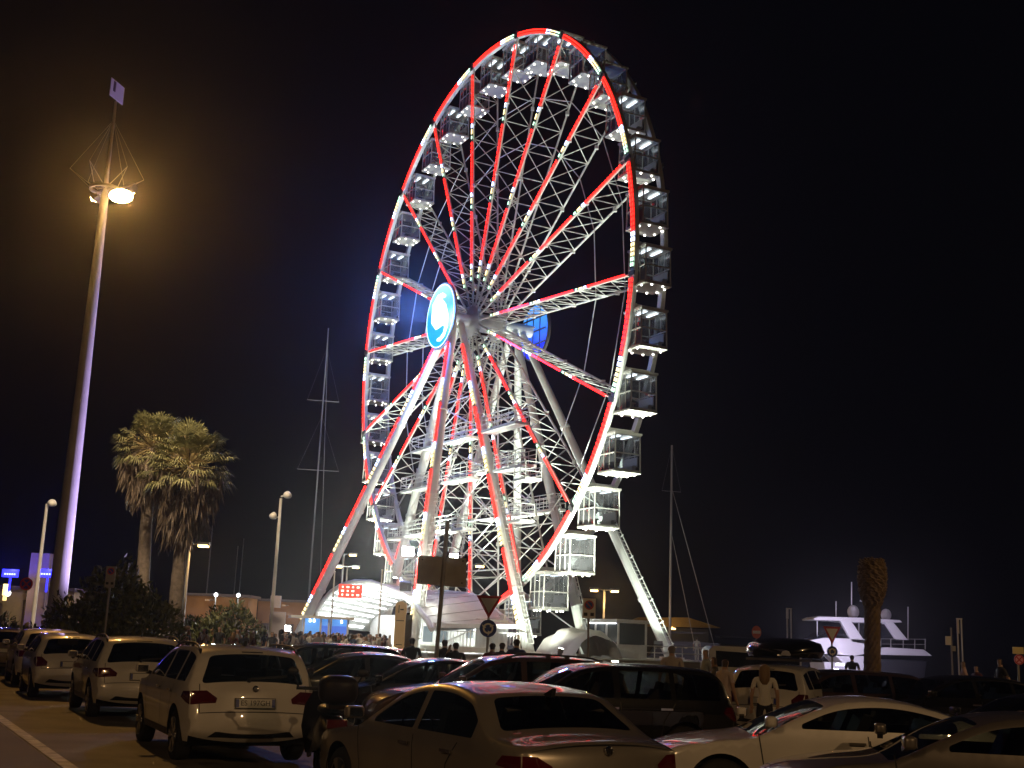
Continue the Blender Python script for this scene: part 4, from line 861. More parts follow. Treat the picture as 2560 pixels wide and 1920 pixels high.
# leafy bushes
LEAF = leafmat('bush_leaf', (.06, .08, .03), (.17, .18, .07)); STEM = mat('bush_stem', (.09, .07, .05), .8)
def bush(cx, Y, blobs, label, n, seed, size=.16, m=None):
    g = random.Random(seed); b = ground(cx, Y); t = empty('bush', b, 0, label, 'bush'); mb = MB(); ms = MB()
    for (dx, dy, dz, rx, ry, rz) in blobs:
        for k in range(int(n*rx*rz)):
            v = np.array([g.gauss(0, 1), g.gauss(0, 1), g.gauss(0, 1)]); v /= np.linalg.norm(v); r = g.uniform(.55, 1.06)**.5*(1+.16*math.sin(v[0]*7+dx)+.12*math.sin(v[2]*9+v[1]*6))
            c = b+np.array([dx+v[0]*rx*r, dy+v[1]*ry*r, max(.05, dz+v[2]*rz*r)]); L = size*g.uniform(.6, 1.5)
            d = v*.7+np.array([g.uniform(-1, 1), g.uniform(-1, 1), g.uniform(-.3, 1.2)]); d /= np.linalg.norm(d); w = np.cross(d, np.array([g.uniform(-1, 1), g.uniform(-1, 1), g.uniform(-1, 1)])); w = w/max(1e-6, np.linalg.norm(w))*L*.22
            mb.add([c-d*L*.5, c-w, c+w, c+d*L*.6], [(0, 1, 3, 2)])
        for k in range(5):
            e = b+np.array([dx+g.uniform(-.6, .6)*rx, dy+g.uniform(-.6, .6)*ry, dz+g.uniform(0, .6)*rz]); ms.tube(b+np.array([dx*.5+g.uniform(-.2, .2), dy*.5, 0]), e, .05, .015, 5)
    mb.build('foliage', m or LEAF, t); ms.build('stem', STEM, t); return t
bush(270, 42, [(-1.0, 0, 1.3, 1.25, 1, 1.3), (.1, .3, 2.1, 1.2, 1, 1.6), (1.2, 0, 1.5, 1.2, 1, 1.4), (-.1, -.6, .9, 2.0, .9, 1.0)], 'large oleander bush between the light tower and the palms', 1500, 1, .2)
bush(553, 58, [(-.8, 0, 1.1, 1.1, 1, 1.2), (.5, 0, 1.5, 1.3, 1, 1.4), (0, -.5, .8, 1.8, .8, .9)], 'smaller dark bush right of the palm trunks', 1300, 2, .2)
bush(25, 46, [(-.4, 0, .9, 1.0, .9, .95), (.7, 0, .7, .9, .8, .8)], 'dark bush at the left edge in front of the lit building', 1200, 3, .18)
bush(110, 47, [(0, 0, .7, .9, .8, .8)], 'low dark bush at the foot of the light tower', 1200, 6, .18)
# ================================================================== CARS
def smooth_path(pts, n=10):
    """Catmull-Rom through side profile points, densely sampled"""
    P = [np.array(p, float) for p in pts]; P = [2*P[0]-P[1]]+P+[2*P[-1]-P[-2]]; out = []
    for i in range(1, len(P)-2):
        p0, p1, p2, p3 = P[i-1:i+3]
        t0 = 0; t1 = t0+np.linalg.norm(p1-p0)**.5; t2 = t1+np.linalg.norm(p2-p1)**.5; t3 = t2+np.linalg.norm(p3-p2)**.5
        L = np.linalg.norm(p2-p1); k = max(2, int(L/.055))
        for j in range(k):
            t = t1+(t2-t1)*j/k
            A1 = (t1-t)/(t1-t0)*p0+(t-t0)/(t1-t0)*p1; A2 = (t2-t)/(t2-t1)*p1+(t-t1)/(t2-t1)*p2; A3 = (t3-t)/(t3-t2)*p2+(t-t2)/(t3-t2)*p3
            B1 = (t2-t)/(t2-t0)*A1+(t-t0)/(t2-t0)*A2; B2 = (t3-t)/(t3-t1)*A2+(t-t1)/(t3-t1)*A3
            out.append((t2-t)/(t2-t1)*B1+(t-t1)/(t2-t1)*B2)
    out.append(P[-2]); return np.array(out)
def round_poly(poly, r=.05, n=4):
    out = []; P = [np.array(p, float) for p in poly]; N_ = len(P)
    for i in range(N_):
        a, b, c = P[i-1], P[i], P[(i+1) % N_]; la, lc = np.linalg.norm(a-b), np.linalg.norm(c-b)
        k = min(r, la*.45, lc*.45)
        if k < .004: out.append(b); continue
        p, q = b+(a-b)/la*k, b+(c-b)/lc*k
        for j in range(n+1):
            t = j/n; out.append((1-t)**2*p+2*t*(1-t)*b+t*t*q)
    return out
def cdt(outer, holes, sp):
    """triangulate a 2D outline around holes; returns points, faces of the rest, faces of each hole"""
    V = []; E = []; F = []
    def loop(L):
        o = len(V); V.extend([Vector((float(p[0]), float(p[1]))) for p in L]); E.extend([(o+i, o+(i+1) % len(L)) for i in range(len(L))])
    loop(outer)
    for h in holes: loop(h)
    lo = np.min(outer, 0); hi = np.max(outer, 0); pol = [np.array(h) for h in holes]; ou = np.array(outer)
    g = random.Random(1); x = lo[0]+sp*.5; j = 0
    allp = np.concatenate([ou]+pol)
    while x < hi[0]:
        y = lo[1]+sp*(.5+.5*(j % 2))
        while y < hi[1]:
            p = np.array([x, y])
            if inside(p, ou) and np.min(np.sum((allp-p)**2, 1)) > (sp*.45)**2: V.append(Vector((x, y)))
            y += sp
        x += sp*.87; j += 1
    r = delaunay_2d_cdt(V, E, [], 0, 1e-5)
    vs = np.array([(v.x, v.y) for v in r[0]]); body = []; hf = [[] for _ in holes]
    for f in r[2]:
        c = vs[list(f)].mean(0)
        if not inside(c, ou): continue
        for i, h in enumerate(pol):
            if inside(c, h): hf[i].append(tuple(f)); break
        else: body.append(tuple(f))
    return vs, body, hf
def inside(p, poly):
    x, y = p; X, Y = poly[:, 0], poly[:, 1]; X2, Y2 = np.roll(X, -1), np.roll(Y, -1)
    c = ((Y > y) != (Y2 > y)); 
    with np.errstate(divide='ignore', invalid='ignore'): xi = (X2-X)*(y-Y)/(Y2-Y)+X
    return bool(np.sum(c & (x < xi)) % 2)
class Car:
    def __init__(s, prof, H, Wd, belt, axles, wr, cut, tum=.42, wins=(), shield=(), back=(), arch=.06):
        s.P = smooth_path(prof); s.Wm = Wd/2; s.belt = belt; s.ax = axles; s.wr = wr; s.cut = cut; s.tum = tum; s.ar = wr+arch
        d = np.gradient(s.P, axis=0); d /= np.linalg.norm(d, axis=1)[:, None]; s.nrm = np.stack([d[:, 1], -d[:, 0]], 1)     # outward for front-to-back-over-top
        s.nrm = np.stack([d[:, 1], -d[:, 0]], 1)
        c = s.P.mean(0)
        if np.sum((s.P-c)*s.nrm) < 0: s.nrm = -s.nrm
        s.xf = s.P[:, 0].max(); s.xr = s.P[:, 0].min()
        hor = np.abs(s.nrm[:, 0])
        s.c = .045+.10*hor**2                                 # crown of the top, plan curvature of the ends
        s.c = np.convolve(np.pad(s.c, 6, mode='edge'), np.ones(13)/13, 'valid')
        s.E = s.P-s.nrm*s.c[:, None]; s.L = np.concatenate([[0], np.cumsum(np.linalg.norm(np.diff(s.P, axis=0), axis=1))])
        s.Ye = np.array([s.Wf(x, z) for x, z in s.E]); s.wins = wins; s.shield = shield; s.back = back
    def Bz(s, x): return np.interp(x, [p[0] for p in s.belt], [p[1] for p in s.belt])
    def Wf(s, x, z):
        w = s.Wm; df = s.xf-x; dr = x-s.xr
        w -= .16*max(0, 1-df/.95)**2.2+.13*max(0, 1-dr/.85)**2.2
        b = s.Bz(x)
        if z > b: w -= .018+s.tum*(z-b)+.05*max(0, (z-b)-.28)
        else:
            w -= .018*max(0, 1-(b-z)/.12); w -= .075*max(0, (.50-z)/.30)**1.6
            w -= .012*math.exp(-((z-.52)/.07)**2)
        return w
    def top(s, L, v, off=0):
        i = np.interp(L, s.L, np.arange(len(s.L))); i0 = min(int(i), len(s.L)-2); f = i-i0
        g = lambda A: A[i0]*(1-f)+A[i0+1]*f
        p, n, c, ye = g(s.P), g(s.nrm), g(s.c), g(s.Ye); q = p-n*(c*abs(v)**2.4-off); return (q[0], v*ye, q[1])
    def Lx(s, x, upper=True, front=True):
        """arc length where the profile passes x (searching from the front, upper side)"""
        k = int(np.argmax(s.P[:, 1])); 
        idx = range(1, len(s.P)) 
        for i in idx:
            a, b = s.P[i-1, 0], s.P[i, 0]
            if (a-x)*(b-x) <= 0 and s.P[i, 1] > .55: return s.L[i-1]+(s.L[i]-s.L[i-1])*((x-a)/(b-a) if b != a else 0)
        return s.L[-1]
    def side_outline(s):
        E = [tuple(p) for p in s.E]; z0 = s.cut; x0, x1 = E[-1][0], E[0][0]; bot = []
        xs = np.arange(x0+.06, x1-.05, .055)
        for x in xs:
            z = z0
            for a in s.ax:
                if abs(x-a) < s.ar: z = max(z, s.wr+math.sqrt(s.ar**2-(x-a)**2))
            bot.append((x, z))
        return E+[p for p in bot]
    def topedge(s, x):
        best = 0
        for i in range(1, len(s.E)):
            a, b = s.E[i-1], s.E[i]
            if (a[0]-x)*(b[0]-x) <= 0 and a[0] != b[0]:
                z = a[1]+(b[1]-a[1])*(x-a[0])/(b[0]-a[0])
                if z > best: best = z
        return best
    def window_poly(s, xr, xf, m=.055, sl=(0, 0)):
        lo, hi = [], []
        for x in np.linspace(xr, xf, 26):
            b = s.Bz(x)+.025; t = s.topedge(x)-m
            f = (x-xr)/(xf-xr)
            if t-b > .035: lo.append((x, b)); hi.append((x, t))
        if len(lo) < 4: return None
        def sh(p, lo_z, hi_z):
            k = (p[1]-lo_z)/max(.05, hi_z-lo_z); x = p[0]
            e = sl[0]*k*max(0, 1-(x-xr)/(.5*(xf-xr)))+sl[1]*k*max(0, (x-xf)/(.5*(xf-xr))+1); return (x+e, p[1])
        z0, z1 = lo[0][1], max(h[1] for h in hi)
        poly = [sh(p, z0, z1) for p in lo]+[sh(p, z0, z1) for p in hi[::-1]]
        return round_poly(poly, .035, 3)
    def meshes(s):
        R = {}; mb = MB(); out = s.side_outline(); wp_ = [w for w in (s.window_poly(*w) for w in s.wins) if w]
        vs, body, hf = cdt(out, wp_, .075)
        for sg in (1, -1):
            pts = [(x, sg*s.Wf(x, z), z) for x, z in vs]
            mb.add(pts, [f if sg < 0 else f[::-1] for f in body], 0, True)
            for f in hf:
                pass
        R['side_window'] = []
        for h in wp_:
            v2, b2, _ = cdt(h, [], .09); m2 = MB(); m2.add([(x, s.Wf(x, z)+.002, z) for x, z in v2], b2, 0, True); R['side_window'].append(m2)
        # top strip with windscreen and rear window
        LX = [(s.Lx(s.shield[0])+.03, s.Lx(s.shield[1])-.02, .90, .86)] if s.shield else []
        if s.back: LX.append((s.back[0], s.back[1], s.back[2], s.back[3]))
        n = len(s.L); Ls = s.L; sc = .8
        outl = [(l, -sc) for l in Ls]+[(Ls[-1], v*sc) for v in np.linspace(-1, 1, 17)[1:-1]]+[(l, sc) for l in Ls[::-1]]+[(Ls[0], v*sc) for v in np.linspace(1, -1, 17)[1:-1]]
        holes = [round_poly([(a, -v0*sc), (b, -v1*sc), (b, v1*sc), (a, v0*sc)], .07, 4) for a, b, v0, v1 in LX]
        holes = [sum([[np.array(h[i])*(1-t)+np.array(h[(i+1) % len(h)])*t for t in np.linspace(0, 1, max(1, int(np.linalg.norm(np.array(h[(i+1) % len(h)])-np.array(h[i]))/.08))+1)[:-1]] for i in range(len(h))], []) for h in holes]
        vs, body, hf = cdt(outl, holes, .085)
        mb.add([s.top(l, v/sc) for l, v in vs], body, 0, True)
        for nm, h in zip(['windscreen', 'rear_window'], holes):
            v2, b2, _ = cdt(h, [], .10); m2 = MB(); m2.add([s.top(l, v/sc, .002) for l, v in v2], b2, 0, True); R[nm] = m2
        # dark underside, wheel wells, cabin lining
        x0, x1 = s.E[-1][0]+.1, s.E[0][0]-.1
        mb.box(((x0+x1)/2, 0, s.cut+.12), (x1-x0, 2*s.Wm-.5, .2), 1); mb.box(((x0+x1)/2, 0, .47), (x1-x0-.5, 2*s.Wm-.46, .5), 1)
        for a in s.ax:
            for sg in (1, -1):
                arc = [(a+math.cos(t)*(s.ar+.0), s.wr+math.sin(t)*(s.ar)) for t in np.linspace(-.25, PI+.25, 20)]
                mb.grid([[(x, sg*(s.Wf(x, z)+.004), z) for x, z in arc], [(x, sg*(s.Wm-.34), z) for x, z in arc]], 1)
        R['body'] = mb; return R
    def seam(s, mb, pts, w=.007, mi=1):
        P = []
        for a, b in zip(pts[:-1], pts[1:]):
            for t in np.linspace(0, 1, 9)[:-1]: P.append((a[0]+(b[0]-a[0])*t, a[1]+(b[1]-a[1])*t))
        P.append(pts[-1])
        for sg in (1, -1):
            rows = [[], []]
            for i, p in enumerate(P):
                a, b = np.array(P[max(0, i-1)]), np.array(P[min(len(P)-1, i+1)]); t = (b-a)/np.linalg.norm(b-a); n = np.array([-t[1], t[0]])
                for r, k in zip(rows, (-w, w)): q = np.array(p)+n*k; r.append((q[0], sg*(s.Wf(*q)+.0025), q[1]))
            mb.grid(rows, mi)
    def side_patch(s, poly, off=.006, sp=.06):
        v2, b2, _ = cdt([np.array(p) for p in poly], [], sp); return [(x, s.Wf(x, z)+off, z) for x, z in v2], b2
    def top_patch(s, poly, off=.006, sp=.06):
        sc = .8; v2, b2, _ = cdt([np.array((l, v*sc)) for l, v in poly], [], sp); return [s.top(l, v/sc, off) for l, v in v2], b2
CGLASS = glass('car_glass', (.52, .57, .55), .04, ior=1.85)
CGDARK = glass('privacy_glass', (.06, .07, .07), .05)
TAILR = mat('tail_lamp', (.09, .004, .004), .12, coat=1); HEADL = mat('head_lamp', (.35, .36, .38), .1, .3, 1)
PLATEM = mat('plate_white', (.55, .55, .52), .4); PLB = mat('plate_blue', (.01, .03, .25), .4); SEATM = mat('car_seat', (.03, .03, .032), .8)
def wheel_mesh(r, w=.21):
    t = MB(); t.lathe((0, 0, 0), [(r*.66, -w/2), (r*.9, -w/2), (r*.985, -w*.36), (r, -w*.2), (r, w*.2), (r*.985, w*.36), (r*.9, w/2), (r*.66, w/2)], 28, 0, (0, 1, 0))
    m = MB(); m.lathe((0, 0, 0), [(r*.70, w/2+.004), (r*.66, w/2), (r*.64, w*.28), (.06, w*.24)], 28, 1, (0, 1, 0)); m.lathe((0, 0, 0), [(r*.70, w/2+.004), (r*.62, w/2-.005)], 28, 0, (0, 1, 0))
    for k in range(5):
        a = 2*PI*k/5
        for da in (-.14, .14): m.beam((math.cos(a)*.05, w*.42, math.sin(a)*.05), (math.cos(a+da)*r*.66, w*.46, math.sin(a+da)*r*.66), .045, .05, 0, np.array([0, 1., 0]))
    m.lathe((0, w*.5, 0), [(.075, -.04), (.07, .0), (0, .004)], 14, 0, (0, 1, 0)); return t.mesh('wheel', RUBBER), m.mesh('rim', [ALLOY, BLACK])
SPECS = {
 'suv': dict(prof=[(2.08, .26), (2.22, .34), (2.27, .55), (2.22, .76), (2.06, .90), (1.6, .985), (1.12, 1.035), (.98, 1.07), (.55, 1.29), (.18, 1.455), (-.25, 1.53), (-.8, 1.545), (-1.4, 1.53), (-1.78, 1.475), (-1.93, 1.36), (-2.08, 1.09), (-2.15, .98), (-2.19, .78), (-2.24, .58), (-2.21, .40), (-2.10, .30)],
   H=1.545, Wd=1.80, belt=[(2.3, .78), (1.0, .93), (-1.2, 1.00), (-2.3, 1.03)], axles=(1.36, -1.38), wr=.345, cut=.30, wins=[(-.30, .92), (-1.18, -.40), (-1.74, -1.28)], shield=(1.06, .22), tum=.40),
 'sedan': dict(prof=[(2.10, .22), (2.24, .30), (2.29, .50), (2.22, .68), (2.02, .79), (1.5, .88), (1.02, .945), (.90, .975), (.5, 1.19), (.15, 1.345), (-.25, 1.42), (-.7, 1.43), (-1.1, 1.385), (-1.25, 1.35), (-1.72, 1.07), (-1.86, 1.03), (-2.10, 1.01), (-2.22, .985), (-2.27, .88), (-2.30, .62), (-2.27, .42), (-2.16, .27)],
   H=1.43, Wd=1.80, belt=[(2.3, .70), (.9, .87), (-1.2, .935), (-2.3, .95)], axles=(1.38, -1.36), wr=.325, cut=.22, wins=[(-.28, .86), (-1.42, -.38)], shield=(.98, .20), tum=.44),
 'coupe': dict(prof=[(2.05, .22), (2.19, .30), (2.24, .48), (2.17, .66), (1.98, .77), (1.45, .88), (1.05, .93), (.92, .965), (.45, 1.18), (.05, 1.33), (-.35, 1.385), (-.75, 1.38), (-1.2, 1.30), (-1.75, 1.12), (-2.02, 1.02), (-2.10, .93), (-2.15, .7), (-2.15, .42), (-2.05, .27)],
   H=1.385, Wd=1.82, belt=[(2.3, .72), (.9, .90), (-1.2, .98), (-2.3, 1.0)], axles=(1.33, -1.27), wr=.33, cut=.21, wins=[(-1.36, .86)], shield=(1.0, .10), tum=.45),
 'hatch': dict(prof=[(1.86, .24), (1.98, .32), (2.03, .52), (1.97, .72), (1.82, .84), (1.4, .95), (1.12, 1.0), (1.0, 1.03), (.6, 1.24), (.25, 1.40), (-.15, 1.475), (-.7, 1.485), (-1.25, 1.45), (-1.52, 1.40), (-1.66, 1.28), (-1.82, 1.02), (-1.89, .9), (-1.95, .62), (-1.93, .42), (-1.83, .28)],
   H=1.485, Wd=1.72, belt=[(2.1, .76), (1.0, .91), (-1.0, .97), (-2.0, 1.0)], axles=(1.24, -1.22), wr=.315, cut=.24, wins=[(-.22, .98), (-1.05, -.31), (-1.45, -1.13)], shield=(1.08, .30), tum=.42),
 'estate': dict(prof=[(2.12, .24), (2.26, .32), (2.31, .52), (2.25, .72), (2.08, .84), (1.55, .95), (1.2, 1.0), (1.06, 1.035), (.65, 1.26), (.3, 1.43), (-.15, 1.50), (-.8, 1.51), (-1.5, 1.49), (-1.95, 1.44), (-2.10, 1.32), (-2.24, 1.03), (-2.31, .9), (-2.35, .62), (-2.32, .42), (-2.22, .28)],
   H=1.51, Wd=1.80, belt=[(2.3, .76), (1.0, .91), (-1.2, .97), (-2.3, 1.0)], axles=(1.4, -1.36), wr=.33, cut=.24, wins=[(-.24, 1.0), (-1.14, -.34), (-1.94, -1.22)], shield=(1.14, .34), tum=.40),
}
LIB = {}
def car_lib(kind):
    if kind in LIB: return LIB[kind]
    sp = dict(SPECS[kind]); sp.pop('H'); prof = sp.pop('prof'); c = Car(prof, 0, **sp)
    # rear window between two heights on the rear slope
    zt, zb = {'suv': (1.43, 1.08), 'sedan': (1.335, 1.085), 'coupe': (1.33, 1.10), 'hatch': (1.37, 1.03), 'estate': (1.40, 1.05)}[kind]
    k = int(np.argmax(c.P[:, 1])); Lr = []
    for z in (zt, zb):
        for i in range(k+1, len(c.P)):
            if (c.P[i-1, 1]-z)*(c.P[i, 1]-z) <= 0: Lr.append(c.L[i-1]+(c.L[i]-c.L[i-1])*(c.P[i-1, 1]-z)/max(1e-6, c.P[i-1, 1]-c.P[i, 1])); break
    c.back = (Lr[0], Lr[1], .80 if kind != 'sedan' else .78, .84)
    def Lz(z):                                                # arc length on the tail at height z
        for i in range(len(c.P)-1, k, -1):
            if (c.P[i-1, 1]-z)*(c.P[i, 1]-z) <= 0: return c.L[i-1]+(c.L[i]-c.L[i-1])*(c.P[i-1, 1]-z)/max(1e-6, c.P[i-1, 1]-c.P[i, 1])
        return c.L[-1]
    def Lf(z):
        for i in range(1, k):
            if (c.P[i-1, 1]-z)*(c.P[i, 1]-z) <= 0: return c.L[i-1]+(c.L[i]-c.L[i-1])*(z-c.P[i-1, 1])/max(1e-6, c.P[i, 1]-c.P[i-1, 1])
        return 0
    M = c.meshes(); body = M['body']; bz = c.Bz
    a0, a1 = c.ax
    def bz_(x): return bz(x)-.03
    c.seam(body, [(.92, bz_(.92)), (.86, .60), (.82, c.cut+.06)]); c.seam(body, [(-.33, bz_(-.33)), (-.36, .6), (-.36, c.cut+.06)])
    c.seam(body, [(.82, c.cut+.06), (-.36, c.cut+.06), (-.95, c.cut+.07)]); c.seam(body, [(-.95, c.cut+.07), (-1.02, .72), (-1.2, bz_(-1.2))])
    if kind in ('suv', 'hatch', 'estate'):                    # tailgate gap and black bumper insert
        LA, LB_ = c.back[0]-.05, Lz(.70)
        rows = [[c.top(l, .86, .003) for l in np.linspace(c.back[1], LB_, 8)], [c.top(l, .872, .003) for l in np.linspace(c.back[1], LB_, 8)]]
        for sg in (1, -1): body.grid([[(p[0], sg*p[1], p[2]) for p in r] for r in rows], 1)
        body.grid([[c.top(LB_, v, .003) for v in np.linspace(-.87, .87, 15)], [c.top(LB_+.012, v, .003) for v in np.linspace(-.87, .87, 15)]], 1)
        q = c.top_patch([(Lz(.43), -.62), (Lz(.43), .62), (Lz(.335), .72), (Lz(.335), -.72)], .006); body.add(*q, 1, True)
        q = c.top_patch([(c.back[0]-.06, -.2), (c.back[0]-.06, .2), (c.back[0]-.03, .2), (c.back[0]-.03, -.2)], .004); body.add(*q, 1, True)
    else:
        body.grid([[c.top(Lz(.985), v, .003) for v in np.linspace(-.9, .9, 15)], [c.top(Lz(.975), v, .003) for v in np.linspace(-.9, .9, 15)]], 1)
        q = c.top_patch([(Lz(.58), -.8), (Lz(.58), .8), (Lz(.568), .8), (Lz(.568), -.8)], .004); body.add(*q, 1, True)
        q = c.top_patch([(Lz(.36), -.5), (Lz(.36), .5), (Lz(.30), .5), (Lz(.30), -.5)], .006); body.add(*q, 1, True)
    hx = c.Lx(a0+.55); hl = c.Lx(1.1 if kind != 'hatch' else 1.15)   # bonnet gap
    for sg in (1, -1): body.grid([[c.top(l, sg*.90, .002) for l in np.linspace(hx, hl, 12)], [c.top(l, sg*.912, .002) for l in np.linspace(hx, hl, 12)]], 1)
    if kind == 'suv':                                         # dark sill cladding
        for sg in (1, -1):
            xs = np.linspace(a1+c.ar+.02, a0-c.ar-.02, 16); body.grid([[(x, sg*(c.Wf(x, z)+.005), z) for x in xs] for z in (c.cut, c.cut+.05, c.cut+.10)], 1)
    b_ = bmesh.new(); me = body.mesh('body', [paint('white', (.62, .6, .56)), BLACK]); b_.from_mesh(me); bmesh.ops.remove_doubles(b_, verts=b_.verts, dist=.0012); bmesh.ops.recalc_face_normals(b_, faces=b_.faces); b_.to_mesh(me); b_.free()
    lib = dict(car=c, body=me, parts=[])
    add = lib['parts'].append
    for i, m in enumerate(M['side_window']):
        ml = m.mesh('side_window', CGLASS); mr = MB(); mr.add([(x, -y, z) for x, y, z in m.v], [f[::-1] for f in m.f], 0, True)
        add(('side_window', ml, (0, 0, 0), 0, [])); add(('side_window', mr.mesh('side_window', CGLASS), (0, 0, 0), 0, []))
    add(('windscreen', M['windscreen'].mesh('windscreen', CGLASS), (0, 0, 0), 0, []))
    wi = []
    if kind in ('suv', 'hatch', 'estate'):
        m = MB(); p = c.top(c.back[1]-.02, .1, .03); q = c.top(c.back[1]-.09, -.55, .025); m.beam(p, q, .03); m.tube(c.top(c.back[1], .1, 0), p, .03, None, 8); wi.append(('wiper', m.mesh('wiper', BLACK)))
    add(('rear_window', M['rear_window'].mesh('rear_window', CGLASS), (0, 0, 0), 0, wi))
    tw, tr = wheel_mesh(c.wr)
    for x in c.ax:
        for sg in (1, -1): add(('wheel', tw, (x, sg*(c.Wm-.125), c.wr), 0 if sg > 0 else PI, [('rim', tr)]))
    for sg in (1, -1):                                         # mirrors, handles, lamps
        x = .80; z = bz(x)+.10; m = MB(); y = c.Wf(x, z-.1)
        k_ = len(m.v); m.sphere((0, 0, 0), 1, 16, 0); m.v[k_:] = [(x+.06*np.sign(a)*abs(a)**.5, sg*(y+.12)+.10*np.sign(b)*abs(b)**.45, z+.062*np.sign(c_)*abs(c_)**.45) for a, b, c_ in m.v[k_:]]; m.beam((x+.02, sg*(y-.03), z-.07), (x, sg*(y+.09), z-.03), .06, .05, 1)
        g = MB(); g.box((x-.058, sg*(y+.12), z), (.012, .15, .09))
        add(('mirror', m.mesh('mirror', [paint('white', (.62, .6, .56)), BLACK]), (0, 0, 0), 0, [('mirror_glass', g.mesh('mirror_glass', CHROME))]))
        for hx_ in (-.20, -1.05 if kind != 'coupe' else -.25):
            if kind == 'coupe' and hx_ < -.22: continue
            m = MB(); zz = bz(hx_)-.115; yy = c.Wf(hx_, zz); m.box((hx_, sg*(yy+.026), zz), (.19, .022, .03)); m.box((hx_-.08, sg*(yy+.01), zz), (.03, .03, .028)); m.box((hx_+.08, sg*(yy+.01), zz), (.03, .03, .028)); add(('door_handle', m.mesh('door_handle', CHROME), (0, 0, 0), 0, []))
        if kind == 'sedan': zc, zl, vi = .93, .77, .70
        elif kind == 'coupe': zc, zl, vi = .92, .78, .62
        elif kind == 'suv': zc, zl, vi = 1.00, .80, .62
        else: zc, zl, vi = 1.00, .74, .72
        m = MB(); pl = [(Lz(zc), .999), (Lz(zc-.02), vi+.14), (Lz((zc+zl)/2-.03), vi-.02), (Lz(zl+.01), vi), (Lz(zl), .999)]
        v, f = c.top_patch(pl, .007); m.add([(p[0], sg*p[1], p[2]) for p in v], f, 0, True)
        iE = lambda z: c.top(Lz(z), 1, 0)
        e1, e0 = iE(zc), iE(zl); ln = .30 if kind in ('suv', 'sedan') else .16
        v, f = c.side_patch([(e0[0]+.004, e0[2]), (e1[0]+.004, e1[2]), (e1[0]+ln*.75, e1[2]-.01), (e1[0]+ln, e1[2]-.09), (e0[0]+ln*.4, e0[2]+.02)], .007); m.add([(p[0], sg*p[1], p[2]) for p in v], f, 0, True)
        add(('tail_light', m.mesh('tail_light', TAILR), (0, 0, 0), 0, []))
        m = MB(); v, f = c.top_patch([(Lf(.60), .66), (Lf(.60), .999), (Lf(.76), .999), (Lf(.73), .72)], .007); m.add([(p[0], sg*p[1], p[2]) for p in v], f, 0, True); add(('headlight', m.mesh('headlight', HEADL), (0, 0, 0), 0, []))
    m = MB(); zp = {'sedan': .62, 'coupe': .55, 'suv': .80, 'hatch': .78, 'estate': .82}[kind]; p = c.top(Lz(zp), 0, .02); n = c.top(Lz(zp), 0, 1); n = np.array(n)-np.array(c.top(Lz(zp), 0, 0)); up_ = np.cross(n, [0, -1, 0]); up_ = up_/np.linalg.norm(up_); up_ = up_*np.sign(up_[2])
    lib['plate'] = (np.array(p), n/np.linalg.norm(n), up_)
    m.box(p, (.02, .52, .115), 0, (n, np.array([0, 1., 0]), up_)); m.box(np.array(p)-n*.004, (.02, .545, .14), 2, (n, np.array([0, 1., 0]), up_))
    for sg in (1, -1): m.box(np.array(p)+n*.009+np.array([0, sg*.24, 0]), (.006, .04, .105), 1, (n, np.array([0, 1., 0]), up_))
    add(('number_plate', m.mesh('number_plate', [PLATEM, PLB, BLACK]), (0, 0, 0), 0, []))
    m = MB(); ep = c.top(Lz({'sedan': .93, 'coupe': .8, 'suv': .985, 'hatch': .95, 'estate': .98}[kind]), 0, .012); m.lathe(ep, [(0, -.004), (.042, -.004), (.042, .012), (0, .012)], 20, 0, n); m.lathe(np.array(ep)+n*.013, [(0, 0), (.028, 0)], 16, 1, n); add(('emblem', m.mesh('emblem', [CHROME, BLACK]), (0, 0, 0), 0, []))
    m = MB()
    for y in (-.36, .36): m.box((-.05, y, .72), (.5, .48, .3)); m.beam((-.22, y, .75), (-.42, y, 1.18), .46, .12); m.beam((-.43, y, 1.20), (-.47, y, 1.36), .24, .09)
    add(('front_seat', m.mesh('front_seat', SEATM), (0, 0, 0), 0, []))
    m = MB(); m.box((-1.0, 0, .72), (.5, 1.3, .3)); m.beam((-1.22, 0, .75), (-1.38, 0, 1.10), 1.3, .12)
    for y in (-.42, .42): m.beam((-1.38, y, 1.1), (-1.42, y, 1.23), .22, .08)
    add(('rear_seat', m.mesh('rear_seat', SEATM), (0, 0, 0), 0, []))
    m = MB(); m.box((.78, 0, .80), (.30, 1.3, .12)); 
    th = np.linspace(0, 2*PI, 17); m.path([(.60+.05*math.sin(t), .36+.18*math.cos(t), .92+.17*math.sin(t)) for t in th], .015, 5); add(('dashboard', m.mesh('dashboard', SEATM), (0, 0, 0), 0, []))
    LIB[kind] = lib; return lib
